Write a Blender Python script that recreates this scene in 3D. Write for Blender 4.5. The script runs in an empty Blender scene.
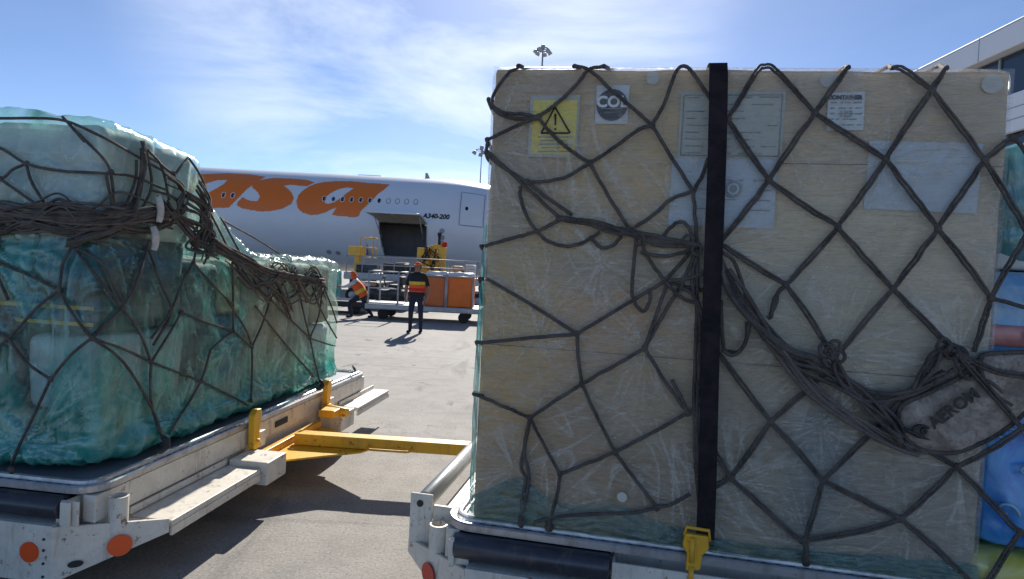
import bpy, bmesh, math, random
from mathutils import Vector, Matrix, Quaternion, noise
from mathutils.bvhtree import BVHTree
random.seed(7)
PI = math.pi
SC = bpy.context.scene
COL = SC.collection
V = Vector

# ------------------------------------------------------------------ camera
FPX = 600.0
PITCH, ROLL = math.radians(1.67), math.radians(3.0)
CAM = V((0, 0, 1.6))
_F = V((0, math.cos(PITCH), -math.sin(PITCH)))
_U0 = V((0, math.sin(PITCH), math.cos(PITCH)))
_R = V((1, 0, 0)) * math.cos(ROLL) + _U0 * math.sin(ROLL)
_U = V((-1, 0, 0)) * math.sin(ROLL) + _U0 * math.cos(ROLL)
cd = bpy.data.cameras.new('camera'); cam = bpy.data.objects.new('camera', cd); COL.objects.link(cam)
cd.sensor_width = 36; cd.lens = 36 * FPX / 1024; cd.clip_start = 0.05; cd.clip_end = 6000
cam.matrix_world = Matrix((( _R.x, _U.x, -_F.x, CAM.x), (_R.y, _U.y, -_F.y, CAM.y), (_R.z, _U.z, -_F.z, CAM.z), (0, 0, 0, 1)))
SC.camera = cam

def ray(x, y): return _F + _R * ((x - 512) / FPX) + _U * ((289.5 - y) / FPX)
def atz(x, y, z):
    d = ray(x, y); return CAM + d * ((z - CAM.z) / d.z)
def aty(x, y, Y):
    d = ray(x, y); return CAM + d * (Y / d.y)

# ------------------------------------------------------------------ object helpers
def tag(o, label=None, cat=None, group=None, kind=None):
    if label: o['label'] = label
    if cat: o['category'] = cat
    if group: o['group'] = group
    if kind: o['kind'] = kind
    return o
def empty(name, M=None, label=None, cat=None, group=None):
    o = bpy.data.objects.new(name, None); COL.objects.link(o); o.empty_display_size = .2
    if M is not None: o.matrix_world = M
    o['frame'] = 0; del o['frame']
    return tag(o, label, cat, group)
def frame(o, x, y=None, z=V((0, 0, 1))):
    x = x.normalized(); y = y or z.cross(x); y = y.normalized()
    return Matrix(((x.x, y.x, z.x, o.x), (x.y, y.y, z.y, o.y), (x.z, y.z, z.z, o.z), (0, 0, 0, 1)))
def T(x=0, y=0, z=0): return Matrix.Translation((x, y, z))
def copy_tree(o, parent=None):
    c = o.copy(); COL.objects.link(c)
    if parent: c.parent = parent
    for ch in o.children: copy_tree(ch, c)
    return c

class MB:
    """collects shapes, builds ONE mesh object"""
    def __init__(s): s.v = []; s.f = []; s.m = []; s.sm = []
    def add(s, vs, fs, mi=0, smooth=False):
        b = len(s.v); s.v += [tuple(p) for p in vs]
        for f in fs: s.f.append([b + i for i in f]); s.m.append(mi); s.sm.append(smooth)
        return s
    def box(s, x0, x1, y0, y1, z0, z1, b=.004, mi=0, M=None):
        bm = bmesh.new(); bmesh.ops.create_cube(bm, size=1)
        for v in bm.verts:
            v.co = V(((x0 + x1) / 2 + v.co.x * (x1 - x0), (y0 + y1) / 2 + v.co.y * (y1 - y0), (z0 + z1) / 2 + v.co.z * (z1 - z0)))
        b = min(b, .45 * min(abs(x1 - x0), abs(y1 - y0), abs(z1 - z0)))
        if b > 0: bmesh.ops.bevel(bm, geom=bm.edges[:], offset=b, segments=2, affect='EDGES', profile=.5)
        return s.bm(bm, mi, M)
    def bm(s, bm, mi=0, M=None, smooth=False):
        bm.verts.index_update()
        s.add([(M @ v.co if M else v.co) for v in bm.verts], [[v.index for v in f.verts] for f in bm.faces], mi, smooth)
        bm.free(); return s
    def tube(s, pts, r, n=8, mi=0, cap=True, flat=1.0, closed=False):
        pts = [V(p) for p in pts]; N = len(pts)
        if N < 2: return s
        rs = r if isinstance(r, (list, tuple)) else [r] * N
        prev = None; vs = []
        for i, p in enumerate(pts):
            t = (pts[(i + 1) % N] - pts[i - 1]) if closed else (pts[min(i + 1, N - 1)] - pts[max(i - 1, 0)])
            if t.length < 1e-9: t = V((0, 0, 1))
            t.normalize()
            if prev is None: prev = t.orthogonal().normalized()
            prev = (prev - t * prev.dot(t))
            prev = prev.normalized() if prev.length > 1e-6 else t.orthogonal().normalized()
            q = t.cross(prev)
            for k in range(n):
                a = 2 * PI * k / n; vs.append(p + prev * (math.cos(a) * rs[i]) + q * (math.sin(a) * rs[i] * flat))
        fs = []
        for i in range(N if closed else N - 1):
            j = (i + 1) % N
            for k in range(n): fs.append([i * n + k, i * n + (k + 1) % n, j * n + (k + 1) % n, j * n + k])
        if cap and not closed: fs.append(list(range(n))[::-1]); fs.append([(N - 1) * n + k for k in range(n)])
        s.add(vs, fs, mi, True)
        return s
    def cyl(s, p0, p1, r, n=24, mi=0, b=.12, r2=None):
        p0 = V(p0); p1 = V(p1); d = (p1 - p0); r2 = r if r2 is None else r2
        e = min(r * b, d.length * .3); u = d.normalized()
        base = len(s.v)
        s.tube([p0, p0 + u * .0005, p0 + u * e, p1 - u * e, p1 - u * .0005, p1], [r - e, r - e * .9, r, r2, r2 - e * .9, r2 - e], n, mi)
        return s
    def pipe(s, p0, p1, ro, ri, n=28, mi=0):      # open pipe with wall
        p0 = V(p0); p1 = V(p1)
        s.tube([p0, p1], ro, n, mi, cap=False); s.tube([p0, p1], ri, n, mi, cap=False)
        s.tube([p1, p1 + (p1 - p0).normalized() * .001], [ro, ri], n, mi, cap=False); return s
    def poly(s, pts, thick, axis=V((0, 0, 1)), mi=0, b=.0):
        axis = V(axis); pts = [V(p) for p in pts]; n = len(pts)
        bm = bmesh.new(); lo = [bm.verts.new(p) for p in pts]; hi = [bm.verts.new(p + axis * thick) for p in pts]
        bm.faces.new(lo[::-1]); bm.faces.new(hi)
        for i in range(n): bm.faces.new([lo[i], lo[(i + 1) % n], hi[(i + 1) % n], hi[i]])
        bmesh.ops.recalc_face_normals(bm, faces=bm.faces[:])
        if b: bmesh.ops.bevel(bm, geom=bm.edges[:], offset=b, segments=2, affect='EDGES', profile=.5)
        return s.bm(bm, mi)
    def build(s, name, mats, parent=None, local=None):
        me = bpy.data.meshes.new(name)
        vs = [local @ V(p) for p in s.v] if local else s.v
        me.from_pydata(vs, [], s.f)
        if not isinstance(mats, (list, tuple)): mats = [mats]
        for m in mats: me.materials.append(m)
        me.polygons.foreach_set('material_index', s.m); me.polygons.foreach_set('use_smooth', s.sm)
        me.update()
        bm = bmesh.new(); bm.from_mesh(me); bmesh.ops.recalc_face_normals(bm, faces=bm.faces[:]) if len(bm.faces) < 60000 else None
        bm.to_mesh(me); bm.free()
        o = bpy.data.objects.new(name, me); COL.objects.link(o)
        if parent: o.parent = parent
        return o

def catmull(pts, k=8):
    pts = [V(p) for p in pts]; out = []; n = len(pts)
    if n == 2: return [pts[0].lerp(pts[1], i / k) for i in range(k + 1)]
    for i in range(n - 1):
        p0 = pts[i - 1] if i else pts[0] * 2 - pts[1]; p1 = pts[i]; p2 = pts[i + 1]
        p3 = pts[i + 2] if i + 2 < n else pts[-1] * 2 - pts[-2]
        for j in range(k):
            t = j / k; out.append(.5 * ((2 * p1) + (p2 - p0) * t + (2 * p0 - 5 * p1 + 4 * p2 - p3) * t * t + (3 * p1 - p0 - 3 * p2 + p3) * t ** 3))
    out.append(pts[-1]); return out

# ------------------------------------------------------------------ materials
MAT = {}
class NT:
    def __init__(s, name):
        s.m = bpy.data.materials.new(name); s.m.use_nodes = True; s.t = s.m.node_tree; s.n = s.t.nodes; s.l = s.t.links
        s.p = s.n['Principled BSDF']; s.out = s.n['Material Output']
    def node(s, typ, **kw):
        n = s.n.new(typ)
        for k, v in kw.items():
            if k.startswith('i_'): n.inputs[k[2:].replace('_', ' ')].default_value = v
            else: setattr(n, k, v)
        return n
    def coords(s, scale=(1, 1, 1), rot=(0, 0, 0), kind='Object'):
        tc = s.node('ShaderNodeTexCoord'); mp = s.node('ShaderNodeMapping')
        mp.inputs['Scale'].default_value = scale; mp.inputs['Rotation'].default_value = rot
        s.l.new(tc.outputs[kind], mp.inputs[0]); return mp.outputs[0]
    def noise(s, co, scale=5, detail=4, rough=.55, dist=0, typ='FBM'):
        n = s.node('ShaderNodeTexNoise'); n.noise_type = typ
        n.inputs['Scale'].default_value = scale; n.inputs['Detail'].default_value = detail; n.inputs['Roughness'].default_value = rough
        n.inputs['Distortion'].default_value = dist; s.l.new(co, n.inputs['Vector']); return n.outputs[0]
    def ramp(s, v, stops, interp='LINEAR'):
        r = s.node('ShaderNodeValToRGB'); e = r.color_ramp; e.interpolation = interp
        while len(e.elements) < len(stops): e.elements.new(.5)
        for i, (p, c) in enumerate(stops):
            e.elements[i].position = p; e.elements[i].color = (c, c, c, 1) if isinstance(c, (int, float)) else (*c, 1)
        s.l.new(v, r.inputs[0]); return r.outputs[0]
    def mix(s, f, a, b, bt='MIX'):
        m = s.node('ShaderNodeMix', data_type='RGBA', blend_type=bt)
        for sock, val in ((m.inputs[0], f), (m.inputs[6], a), (m.inputs[7], b)):
            if hasattr(val, 'links'): s.l.new(val, sock)
            elif isinstance(val, (int, float)): sock.default_value = val if sock.type == 'VALUE' else (val, val, val, 1)
            else: sock.default_value = (*val, 1)
        return m.outputs[2]
    def math(s, op, a, b=None, c=None):
        m = s.node('ShaderNodeMath', operation=op)
        for i, v in enumerate((a, b, c)):
            if v is None: continue
            if hasattr(v, 'links'): s.l.new(v, m.inputs[i])
            else: m.inputs[i].default_value = v
        return m.outputs[0]
    def bump(s, h, strength=.3, dist=.01, prev=None):
        b = s.node('ShaderNodeBump'); b.inputs['Strength'].default_value = strength; b.inputs['Distance'].default_value = dist
        s.l.new(h, b.inputs['Height'])
        if prev is not None: s.l.new(prev, b.inputs['Normal'])
        return b.outputs[0]
    def set(s, **kw):
        for k, v in kw.items():
            k = k.replace('_', ' ')
            if hasattr(v, 'links'): s.l.new(v, s.p.inputs[k])
            else: s.p.inputs[k].default_value = (*v, 1) if isinstance(v, tuple) and len(v) == 3 else v
        return s.m

def paint(name, col, rough=.4, dirt=.35, dirtcol=(.16, .13, .10), metal=0.0, scale=6, bump=.08, spec=.5, chips=0.0):
    t = NT(name); co = t.coords()
    n1 = t.noise(co, scale, 6, .65, .4); n2 = t.noise(co, scale * 7, 4, .7)
    msk = t.ramp(n1, [(.42, 0), (.72, 1)]); fine = t.ramp(n2, [(.45, 0), (.75, 1)])
    d = t.math('MULTIPLY', t.math('MAXIMUM', msk, t.math('MULTIPLY', fine, .6)), dirt)
    c = t.mix(d, col, dirtcol)
    if chips:
        run = t.noise(t.coords((3, 3, .5)), 5, 6, .7, .6); c = t.mix(t.math('MULTIPLY', t.ramp(run, [(.54, 0), (.66, 1)]), .40), c, (.24, .18, .12))
        n3 = t.noise(co, scale * 3.2, 8, .78, .3); ch = t.ramp(n3, [(.60, 0), (.625, 1)]); c = t.mix(t.math('MULTIPLY', ch, chips), c, (.11, .055, .03))
        n4 = t.noise(t.coords((1, 1, 1)), scale * 14, 5, .8); c = t.mix(t.math('MULTIPLY', t.ramp(n4, [(.64, 0), (.67, 1)]), chips), c, (.07, .05, .04))
    r = t.math('ADD', t.math('MULTIPLY', n1, .25), rough - .1)
    return t.set(Base_Color=c, Roughness=r, Metallic=metal, Normal=t.bump(n2, bump, .004), Specular_IOR_Level=spec)

M = MAT
M['white'] = paint('weathered_white_paint', (.76, .71, .61), .45, .45, (.30, .25, .19), chips=.8)
M['yellow'] = paint('yellow_paint', (.86, .46, .02), .4, .35, (.34, .19, .05), chips=.75)
M['blueroll'] = paint('blue_grey_roller', (.045, .048, .062), .3, .5, (.12, .12, .13), metal=.3, chips=.5)
M['greyroll'] = paint('grey_roller', (.34, .36, .36), .35, .4, (.15, .15, .15), metal=.4)
M['alu'] = paint('aluminium', (.55, .55, .56), .38, .5, (.16, .15, .15), metal=.75, scale=10, chips=.35)
M['alu_deck'] = paint('worn_aluminium_sheet', (.20, .21, .24), .5, .5, (.08, .08, .09), metal=.3, scale=4)
M['dark'] = paint('dark_paint', (.02, .02, .022), .6, .3, (.06, .055, .05))
M['rubber'] = paint('rubber', (.02, .02, .02), .8, .4, (.07, .065, .06))
M['orange_refl'] = paint('orange_reflector', (.85, .10, .015), .3, .15, (.4, .06, .02))
M['red_refl'] = paint('red_reflector', (.55, .03, .02), .25, .2, (.2, .03, .02))
M['jet_white'] = paint('aircraft_white_paint', (.77, .78, .80), .3, .25, (.58, .60, .63), scale=.5, bump=.0)
M['jet_orange'] = paint('aircraft_orange_paint', (.86, .19, .02), .35, .15, (.6, .14, .03), scale=.6, bump=0)
M['jet_grey'] = paint('aircraft_grey_paint', (.32, .33, .35), .4, .2, (.2, .2, .21), scale=1)
M['jet_dark'] = paint('aircraft_dark_glass', (.015, .02, .035), .2, .1, (.03, .03, .04))
M['jet_blue'] = paint('aircraft_blue_window', (.02, .07, .18), .2, .1, (.02, .05, .1))
M['hold'] = paint('hold_lining', (.26, .26, .28), .7, .4, (.05, .05, .05), scale=1)
M['door_in'] = paint('door_inner_lining', (.52, .46, .36), .6, .4, (.18, .16, .13), scale=1.5)
M['galv'] = paint('galvanised_steel', (.42, .43, .44), .45, .4, (.2, .19, .18), metal=.3)
M['orange_tarp'] = paint('orange_tarpaulin', (.80, .17, .015), .55, .35, (.4, .10, .03), scale=3, bump=.4)
M['orange_dull'] = paint('dull_orange_tarpaulin', (.62, .15, .035), .6, .45, (.22, .09, .05), scale=3, bump=.4)
M['panel'] = paint('building_panel', (.80, .81, .82), .5, .2, (.6, .61, .62), scale=.4, bump=.03)
M['glassdark'] = paint('building_dark_glazing', (.015, .03, .055), .15, .1, (.03, .04, .05), scale=.5)
M['strap'] = paint('black_webbing', (.012, .010, .013), .7, .7, (.048, .034, .042), scale=10, bump=.3, spec=.15)
M['skin'] = paint('skin', (.30, .15, .09), .5, .2, (.22, .10, .06), scale=20, bump=.05)
M['paperwhite'] = paint('white_paper', (.66, .70, .70), .6, .2, (.5, .55, .55), scale=20)
M['ink'] = paint('black_ink', (.02, .02, .022), .5, .3, (.05, .05, .05), scale=30)
M['ink_grey'] = paint('faded_ink', (.26, .30, .31), .6, .3, (.4, .42, .42), scale=30)

def cloth(name, col, dark=None, scale=30):
    t = NT(name); co = t.coords(); n = t.noise(co, scale, 4); n2 = t.noise(co, 5, 3, .5, 1.0)
    c = t.mix(t.ramp(n, [(.35, 0), (.7, 1)]), col, dark or tuple(x * .7 for x in col))
    return t.set(Base_Color=c, Roughness=.85, Normal=t.bump(n2, .6, .03, t.bump(n, .3, .003)))
M['navy'] = cloth('navy_cloth', (.018, .022, .045)); M['black_cloth'] = cloth('black_cloth', (.015, .015, .018))
M['hi_orange'] = cloth('orange_cloth', (.85, .13, .02)); M['hi_yellow'] = cloth('yellow_cloth', (.75, .52, .06))
M['hi_red'] = cloth('red_cloth', (.62, .03, .02)); M['offwhite_cloth'] = cloth('offwhite_cloth', (.62, .60, .58)); M['khaki'] = cloth('khaki_cloth', (.28, .19, .10))

def rope_mat(name, a, b):
    t = NT(name); co = t.coords()
    n = t.noise(co, 12, 5, .6); n2 = t.noise(co, 160, 3, .6)
    c = t.mix(t.ramp(n, [(.35, 0), (.68, 1)]), a, b); c = t.mix(t.math('MULTIPLY', t.ramp(n2, [(.4, 0), (.7, 1)]), .5), c, tuple(x * 1.8 for x in b))
    return t.set(Base_Color=c, Roughness=.8, Normal=t.bump(n2, .9, .006))
M['rope'] = rope_mat('dark_net_rope', (.026, .023, .021), (.115, .098, .086))
M['rope_light'] = rope_mat('faded_net_rope', (.07, .055, .05), (.16, .135, .115))

# plywood-like crate surface under stretch film: long horizontal grain, warm to grey drift
def crate_mat():
    t = NT('crate_board'); at = t.node('ShaderNodeAttribute'); at.attribute_name = 'board_tone'
    grain = t.noise(t.coords((.9, 1, 7)), 7, 7, .68, 1.6); fine = t.noise(t.coords((1.2, 1, 16), (0, .03, 0)), 11, 6, .7, 1.2)
    wr = t.noise(t.coords((1.0, 1, 2.6), (0, .12, 0)), 4, 7, .66, 2.2); mott = t.noise(t.coords(), 5, 6, .7, 1)
    c = t.mix(t.math('MULTIPLY', t.ramp(grain, [(.40, 0), (.66, 1)]), .40), at.outputs['Color'], (.60, .54, .43))
    c = t.mix(t.math('MULTIPLY', t.ramp(fine, [(.48, 0), (.66, 1)]), .42), c, (.20, .155, .11))
    c = t.mix(t.math('MULTIPLY', t.ramp(wr, [(.50, 0), (.68, 1)]), .30), c, (.56, .55, .48))
    c = t.mix(t.math('MULTIPLY', t.ramp(mott, [(.48, 0), (.68, 1)]), .30), c, (.24, .21, .16))
    return t.set(Base_Color=c, Roughness=.5, Normal=t.bump(wr, .6, .02, t.bump(fine, .5, .006)))
M['crate'] = crate_mat()

def film_clear(name, milk):
    t = NT(name)
    at = t.node('ShaderNodeAttribute'); at.attribute_name = 'crease'
    w2 = t.noise(t.coords((1.2, 1, 13), (0, -.03, 0)), 9, 6, .68, 1.2); w5 = t.noise(t.coords((1.5, 1, 4), (0, .1, 0)), 16, 5, .7, 1.5); big = t.noise(t.coords((1, 1, .8)), 2.4, 4, .6, 1.2)
    haze = t.math('MULTIPLY_ADD', t.ramp(big, [(.42, .0), (.62, 1.3)]), .075, t.math('MULTIPLY', t.ramp(w2, [(.46, 0), (.66, 1)]), .13))
    a = t.math('MINIMUM', .9, t.math('MULTIPLY_ADD', at.outputs['Fac'], .50, haze))
    b = t.bump(w2, .8, .010, t.bump(w5, .7, .010))
    t.set(Base_Color=milk, Roughness=.35, Normal=b, Specular_IOR_Level=.5)
    gl = t.node('ShaderNodeBsdfGlossy'); gl.inputs['Roughness'].default_value = .13; t.l.new(b, gl.inputs['Normal']); gl.inputs['Color'].default_value = (1, 1, 1, 1)
    tp = t.node('ShaderNodeBsdfTransparent')
    m1 = t.node('ShaderNodeMixShader'); t.l.new(a, m1.inputs[0]); t.l.new(tp.outputs[0], m1.inputs[1]); t.l.new(t.p.outputs[0], m1.inputs[2])
    lw_ = t.node('ShaderNodeLayerWeight'); lw_.inputs['Blend'].default_value = .5; t.l.new(b, lw_.inputs['Normal'])
    m2 = t.node('ShaderNodeMixShader'); t.l.new(t.math('MULTIPLY_ADD', lw_.outputs['Facing'], .35, .045), m2.inputs[0]); t.l.new(m1.outputs[0], m2.inputs[1]); t.l.new(gl.outputs[0], m2.inputs[2])
    t.l.new(m2.outputs[0], t.out.inputs[0]); return t.m
M['film_clear'] = film_clear('clear_stretch_film', (.84, .80, .68))

def film_teal(name, c1, c2, c3, a0=.62, a1=.97, stretch=(1, 1, .35), sc=2.2, layers=False):
    t = NT(name)
    co = t.coords(stretch)
    w = t.ramp(t.noise(co, sc * 1.6, 6, .62, 1.8, 'RIDGED_MULTIFRACTAL'), [(.0, 0), (.40, 1)])
    f = t.noise(t.coords(stretch), sc * 4.5, 5, .65, 1.2); f2 = t.noise(t.coords(), sc * .8, 4, .6, .8)
    col = t.mix(t.ramp(f2, [(.36, 0), (.62, 1)]), c1, c2)
    col = t.mix(t.math('MULTIPLY', t.ramp(f, [(.45, 0), (.72, 1)]), .75), col, c3)
    alpha = t.math('ADD', t.math('MULTIPLY', t.ramp(t.noise(t.coords((1, 1, .6)), sc * 1.7, 5, .6, 1.5), [(.36, 0), (.60, 1)]), a1 - a0), a0)
    if layers:
        at = t.node('ShaderNodeAttribute'); at.attribute_name = 'film_turns'
        fo = t.node('ShaderNodeAttribute'); fo.attribute_name = 'fold'; tsn = t.node('ShaderNodeAttribute'); tsn.attribute_name = 'teal_share'
        col = t.mix(tsn.outputs['Fac'], (.60, .66, .58), col)
        sk_ = t.math('MULTIPLY', t.ramp(fo.outputs['Fac'], [(.15, 0), (.9, 1)]), .6); col = t.mix(sk_, col, t.mix(tsn.outputs['Fac'], (.66, .78, .72), (.36, .80, .72)))
        av = t.math('ADD', at.outputs['Fac'], t.math('MULTIPLY', t.math('SUBTRACT', t.noise(t.coords((1.3, 1.3, .4)), 7, 5, .65, 1.5), .5), .9))
        alpha = t.math('MINIMUM', 1.0, t.math('MAXIMUM', .14, t.math('ADD', av, t.math('MULTIPLY', sk_, .6))))
    tr = t.node('ShaderNodeBsdfTranslucent'); t.l.new(col, tr.inputs['Color'])
    nb = t.bump(w, .5, .02, t.bump(f, .6, .02)); t.l.new(nb, tr.inputs['Normal'])
    t.set(Base_Color=col, Roughness=.22, Normal=nb, Specular_IOR_Level=.7)
    mx = t.node('ShaderNodeMixShader'); mx.inputs[0].default_value = .45
    t.l.new(t.p.outputs[0], mx.inputs[1]); t.l.new(tr.outputs[0], mx.inputs[2])
    tp = t.node('ShaderNodeBsdfTransparent'); tp.inputs[0].default_value = (.84, .93, .91, 1)
    mx2 = t.node('ShaderNodeMixShader'); t.l.new(alpha, mx2.inputs[0]); t.l.new(tp.outputs[0], mx2.inputs[1]); t.l.new(mx.outputs[0], mx2.inputs[2])
    gl = t.node('ShaderNodeBsdfGlossy'); gl.inputs['Roughness'].default_value = .12; t.l.new(nb, gl.inputs['Normal'])
    mx3 = t.node('ShaderNodeMixShader'); mx3.inputs[0].default_value = .07; t.l.new(mx2.outputs[0], mx3.inputs[1]); t.l.new(gl.outputs[0], mx3.inputs[2])
    t.l.new(mx3.outputs[0], t.out.inputs[0]); return t.m
M['teal'] = film_teal('teal_plastic_sheet', (.02, .32, .26), (.07, .58, .48), (.26, .72, .64), .35, .92, layers=True)
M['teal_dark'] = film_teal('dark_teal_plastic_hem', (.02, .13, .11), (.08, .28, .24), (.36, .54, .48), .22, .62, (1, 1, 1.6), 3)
M['teal_blue'] = film_teal('blue_teal_plastic_sheet', (.04, .24, .26), (.15, .45, .46), (.5, .7, .7), .7, .98)

def fold_mat(name, c, a):
    t = NT(name); n = t.noise(t.coords(), 40, 3); return t.set(Base_Color=c, Roughness=.22, Specular_IOR_Level=.8, Alpha=t.math('MULTIPLY', t.ramp(n, [(.35, .35), (.65, 1)]), a), Normal=t.bump(n, .4, .01))
M['fold_clear'] = fold_mat('film_fold', (.78, .78, .70), .50); M['fold_teal'] = fold_mat('teal_film_fold', (.32, .66, .62), .55)
def tarp(name, c1, c2, sc=3, rough=.3):
    t = NT(name); w = t.ramp(t.noise(t.coords((1, 1, .7)), sc, 5, .6, 1.5, 'RIDGED_MULTIFRACTAL'), [(0, 0), (.4, 1)]); f = t.noise(t.coords(), sc * 2, 5, .6, 1)
    c = t.mix(t.ramp(f, [(.42, 0), (.66, 1)]), c1, c2); c = t.mix(t.math('MULTIPLY', w, .35), c, tuple(min(1, x * .5 + .35) for x in c2))
    return t.set(Base_Color=c, Roughness=rough, Normal=t.bump(w, .7, .03, t.bump(f, .4, .01)), Coat_Weight=.4, Coat_Roughness=.15)
M['blue'] = tarp('blue_plastic', (.03, .20, .62), (.10, .42, .78)); M['lblue'] = tarp('light_blue_plastic', (.12, .32, .56), (.34, .52, .66))
M['redstripe'] = tarp('red_stripe', (.48, .17, .15), (.58, .36, .34)); M['ybag'] = tarp('yellow_plastic', (.55, .50, .05), (.62, .60, .2))

def carton(name, c1, c2):
    t = NT(name); n = t.noise(t.coords((1, 1, 3)), 3, 4, .6, .5); c = t.mix(t.ramp(n, [(.4, 0), (.65, 1)]), c1, c2)
    return t.set(Base_Color=c, Roughness=.7, Normal=t.bump(n, .4, .02))
M['carton'] = carton('brown_carton', (.33, .25, .15), (.44, .36, .24)); M['carton_pale'] = carton('pale_carton', (.60, .60, .56), (.74, .74, .70))
M['carton_blue'] = carton('blue_grey_carton', (.07, .14, .22), (.16, .26, .34)); M['carton_grey'] = carton('grey_carton', (.46, .48, .47), (.60, .62, .60)); M['carton_tan'] = carton('tan_carton', (.36, .31, .22), (.50, .45, .35)); M['carton_dark'] = carton('dark_carton', (.025, .028, .03), (.10, .11, .11)); M['carton_white'] = carton('white_foil_carton', (.50, .54, .56), (.68, .7, .72))

def canvas_mat():
    t = NT('brown_canvas'); n = t.noise(t.coords(), 9, 6, .7, .8); n2 = t.noise(t.coords(), 60, 4, .6)
    c = t.mix(t.ramp(n, [(.38, 0), (.62, 1)]), (.20, .165, .13), (.43, .37, .315)); c = t.mix(t.math('MULTIPLY', t.ramp(n2, [(.5, 0), (.7, 1)]), .6), c, (.09, .07, .06))
    return t.set(Base_Color=c, Roughness=.85, Normal=t.bump(n, .6, .02, t.bump(n2, .6, .004)))
M['canvas'] = canvas_mat()

def ground_mat():
    t = NT('apron_concrete'); co = t.coords()
    a = t.noise(co, .35, 6, .6, .4); b = t.noise(co, 4, 6, .7); c_ = t.noise(co, 60, 5, .7); s = t.noise(t.coords((1, .35, 1)), .9, 6, .7, 1.2)
    v = t.node('ShaderNodeTexVoronoi', feature='DISTANCE_TO_EDGE'); v.inputs['Scale'].default_value = 1.1
    wob = t.node('ShaderNodeVectorMath', operation='ADD'); nn = t.node('ShaderNodeTexNoise'); nn.inputs['Scale'].default_value = 2.0; nn.inputs['Detail'].default_value = 5
    t.l.new(co, nn.inputs['Vector']); t.l.new(co, wob.inputs[0]); t.l.new(nn.outputs['Color'], wob.inputs[1]); t.l.new(wob.outputs[0], v.inputs['Vector'])
    crack = t.math('MULTIPLY', t.ramp(v.outputs[0], [(.0, 1), (.016, 0)]), t.ramp(a, [(.5, 0), (.62, .5)]))
    col = t.mix(t.ramp(a, [(.35, 0), (.65, 1)]), (.255, .235, .208), (.35, .325, .292))
    col = t.mix(t.math('MULTIPLY', t.ramp(b, [(.42, 0), (.62, 1)]), .55), col, (.205, .19, .17))
    pa = t.noise(t.coords((1, .5, 1)), .22, 5, .6, .8); col = t.mix(t.math('MULTIPLY', t.ramp(pa, [(.50, 0), (.56, 1)]), .25), col, (.37, .35, .32))
    col = t.mix(t.math('MULTIPLY', t.ramp(s, [(.57, 0), (.66, 1)]), .6), col, (.105, .098, .09))
    oil = t.noise(t.coords((1, .6, 1)), 2.3, 4, .5, .5); col = t.mix(t.math('MULTIPLY', t.ramp(oil, [(.665, 0), (.70, 1)]), .75), col, (.05, .046, .042))
    ty_ = t.noise(t.coords((.12, 3.2, 1), (0, 0, .35)), 1.6, 4, .6, .4); col = t.mix(t.math('MULTIPLY', t.ramp(ty_, [(.58, 0), (.66, 1)]), .30), col, (.10, .095, .09))
    col = t.mix(t.ramp(c_, [(.34, .75), (.47, 0)]), col, (.09, .085, .08)); col = t.mix(t.ramp(c_, [(.56, 0), (.68, .6)]), col, (.46, .44, .41))
    col = t.mix(crack, col, (.07, .065, .06))
    return t.set(Base_Color=col, Roughness=.85, Normal=t.bump(c_, .5, .006, t.bump(b, .3, .02)))
M['ground'] = ground_mat()

def sticker_yellow():
    t = NT('yellow_sticker'); n = t.noise(t.coords(), 8, 4); c = t.mix(t.ramp(n, [(.4, 0), (.7, 1)]), (.84, .66, .05), (.74, .64, .10))
    return t.set(Base_Color=c, Roughness=.5)
M['ysticker'] = sticker_yellow()
M['palepaper'] = paint('pale_blue_paper', (.52, .59, .63), .5, .6, (.46, .48, .45), scale=14)
M['disc'] = paint('faded_sticker', (.56, .56, .48), .5, .5, (.46, .44, .36), scale=14)
M['greenpaper'] = paint('pale_green_paper', (.48, .50, .42), .55, .6, (.44, .42, .34), scale=12)

# ------------------------------------------------------------------ text helper
def text_mb(txt, size, thick=.002, bold=0.0, shear=0.0):
    cu = bpy.data.curves.new('t', 'FONT'); cu.body = txt; cu.size = size; cu.extrude = thick; cu.offset = bold; cu.shear = shear
    cu.align_x = 'CENTER'; cu.align_y = 'CENTER'; cu.resolution_u = 3
    ob = bpy.data.objects.new('t', cu); COL.objects.link(ob); dg = bpy.context.evaluated_depsgraph_get()
    me = bpy.data.meshes.new_from_object(ob.evaluated_get(dg)); mb = MB()
    mb.add([v.co.copy() for v in me.vertices], [list(p.vertices) for p in me.polygons])
    bpy.data.objects.remove(ob); bpy.data.curves.remove(cu); bpy.data.meshes.remove(me); return mb

# ------------------------------------------------------------------ sky, sun
AZ, EL = math.radians(1.5), math.radians(33)
SUN = V((math.sin(AZ) * math.cos(EL), math.cos(AZ) * math.cos(EL), math.sin(EL)))
w = bpy.data.worlds.new('World'); SC.world = w; w.use_nodes = True
nt = w.node_tree; bg = nt.nodes['Background']
sky = nt.nodes.new('ShaderNodeTexSky'); sky.sky_type = 'NISHITA'; sky.sun_disc = False; sky.sun_elevation = EL; sky.sun_rotation = AZ
sky.air_density = .85; sky.dust_density = 2.3; sky.ozone_density = 3.8; sky.altitude = 3000
def wn(typ, **k):
    n = nt.nodes.new(typ)
    for a, b in k.items(): setattr(n, a, b)
    return n
tc = wn('ShaderNodeTexCoord'); mp = wn('ShaderNodeMapping'); mp.inputs['Scale'].default_value = (1.1, 1.1, 4.2); mp.inputs['Rotation'].default_value = (0, math.radians(14), 0); mp.inputs['Location'].default_value = (1.3, .4, .65)
nt.links.new(tc.outputs['Generated'], mp.inputs[0])
no = wn('ShaderNodeTexNoise'); no.inputs['Scale'].default_value = 2.1; no.inputs['Detail'].default_value = 9; no.inputs['Roughness'].default_value = .58; no.inputs['Distortion'].default_value = .35
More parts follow.
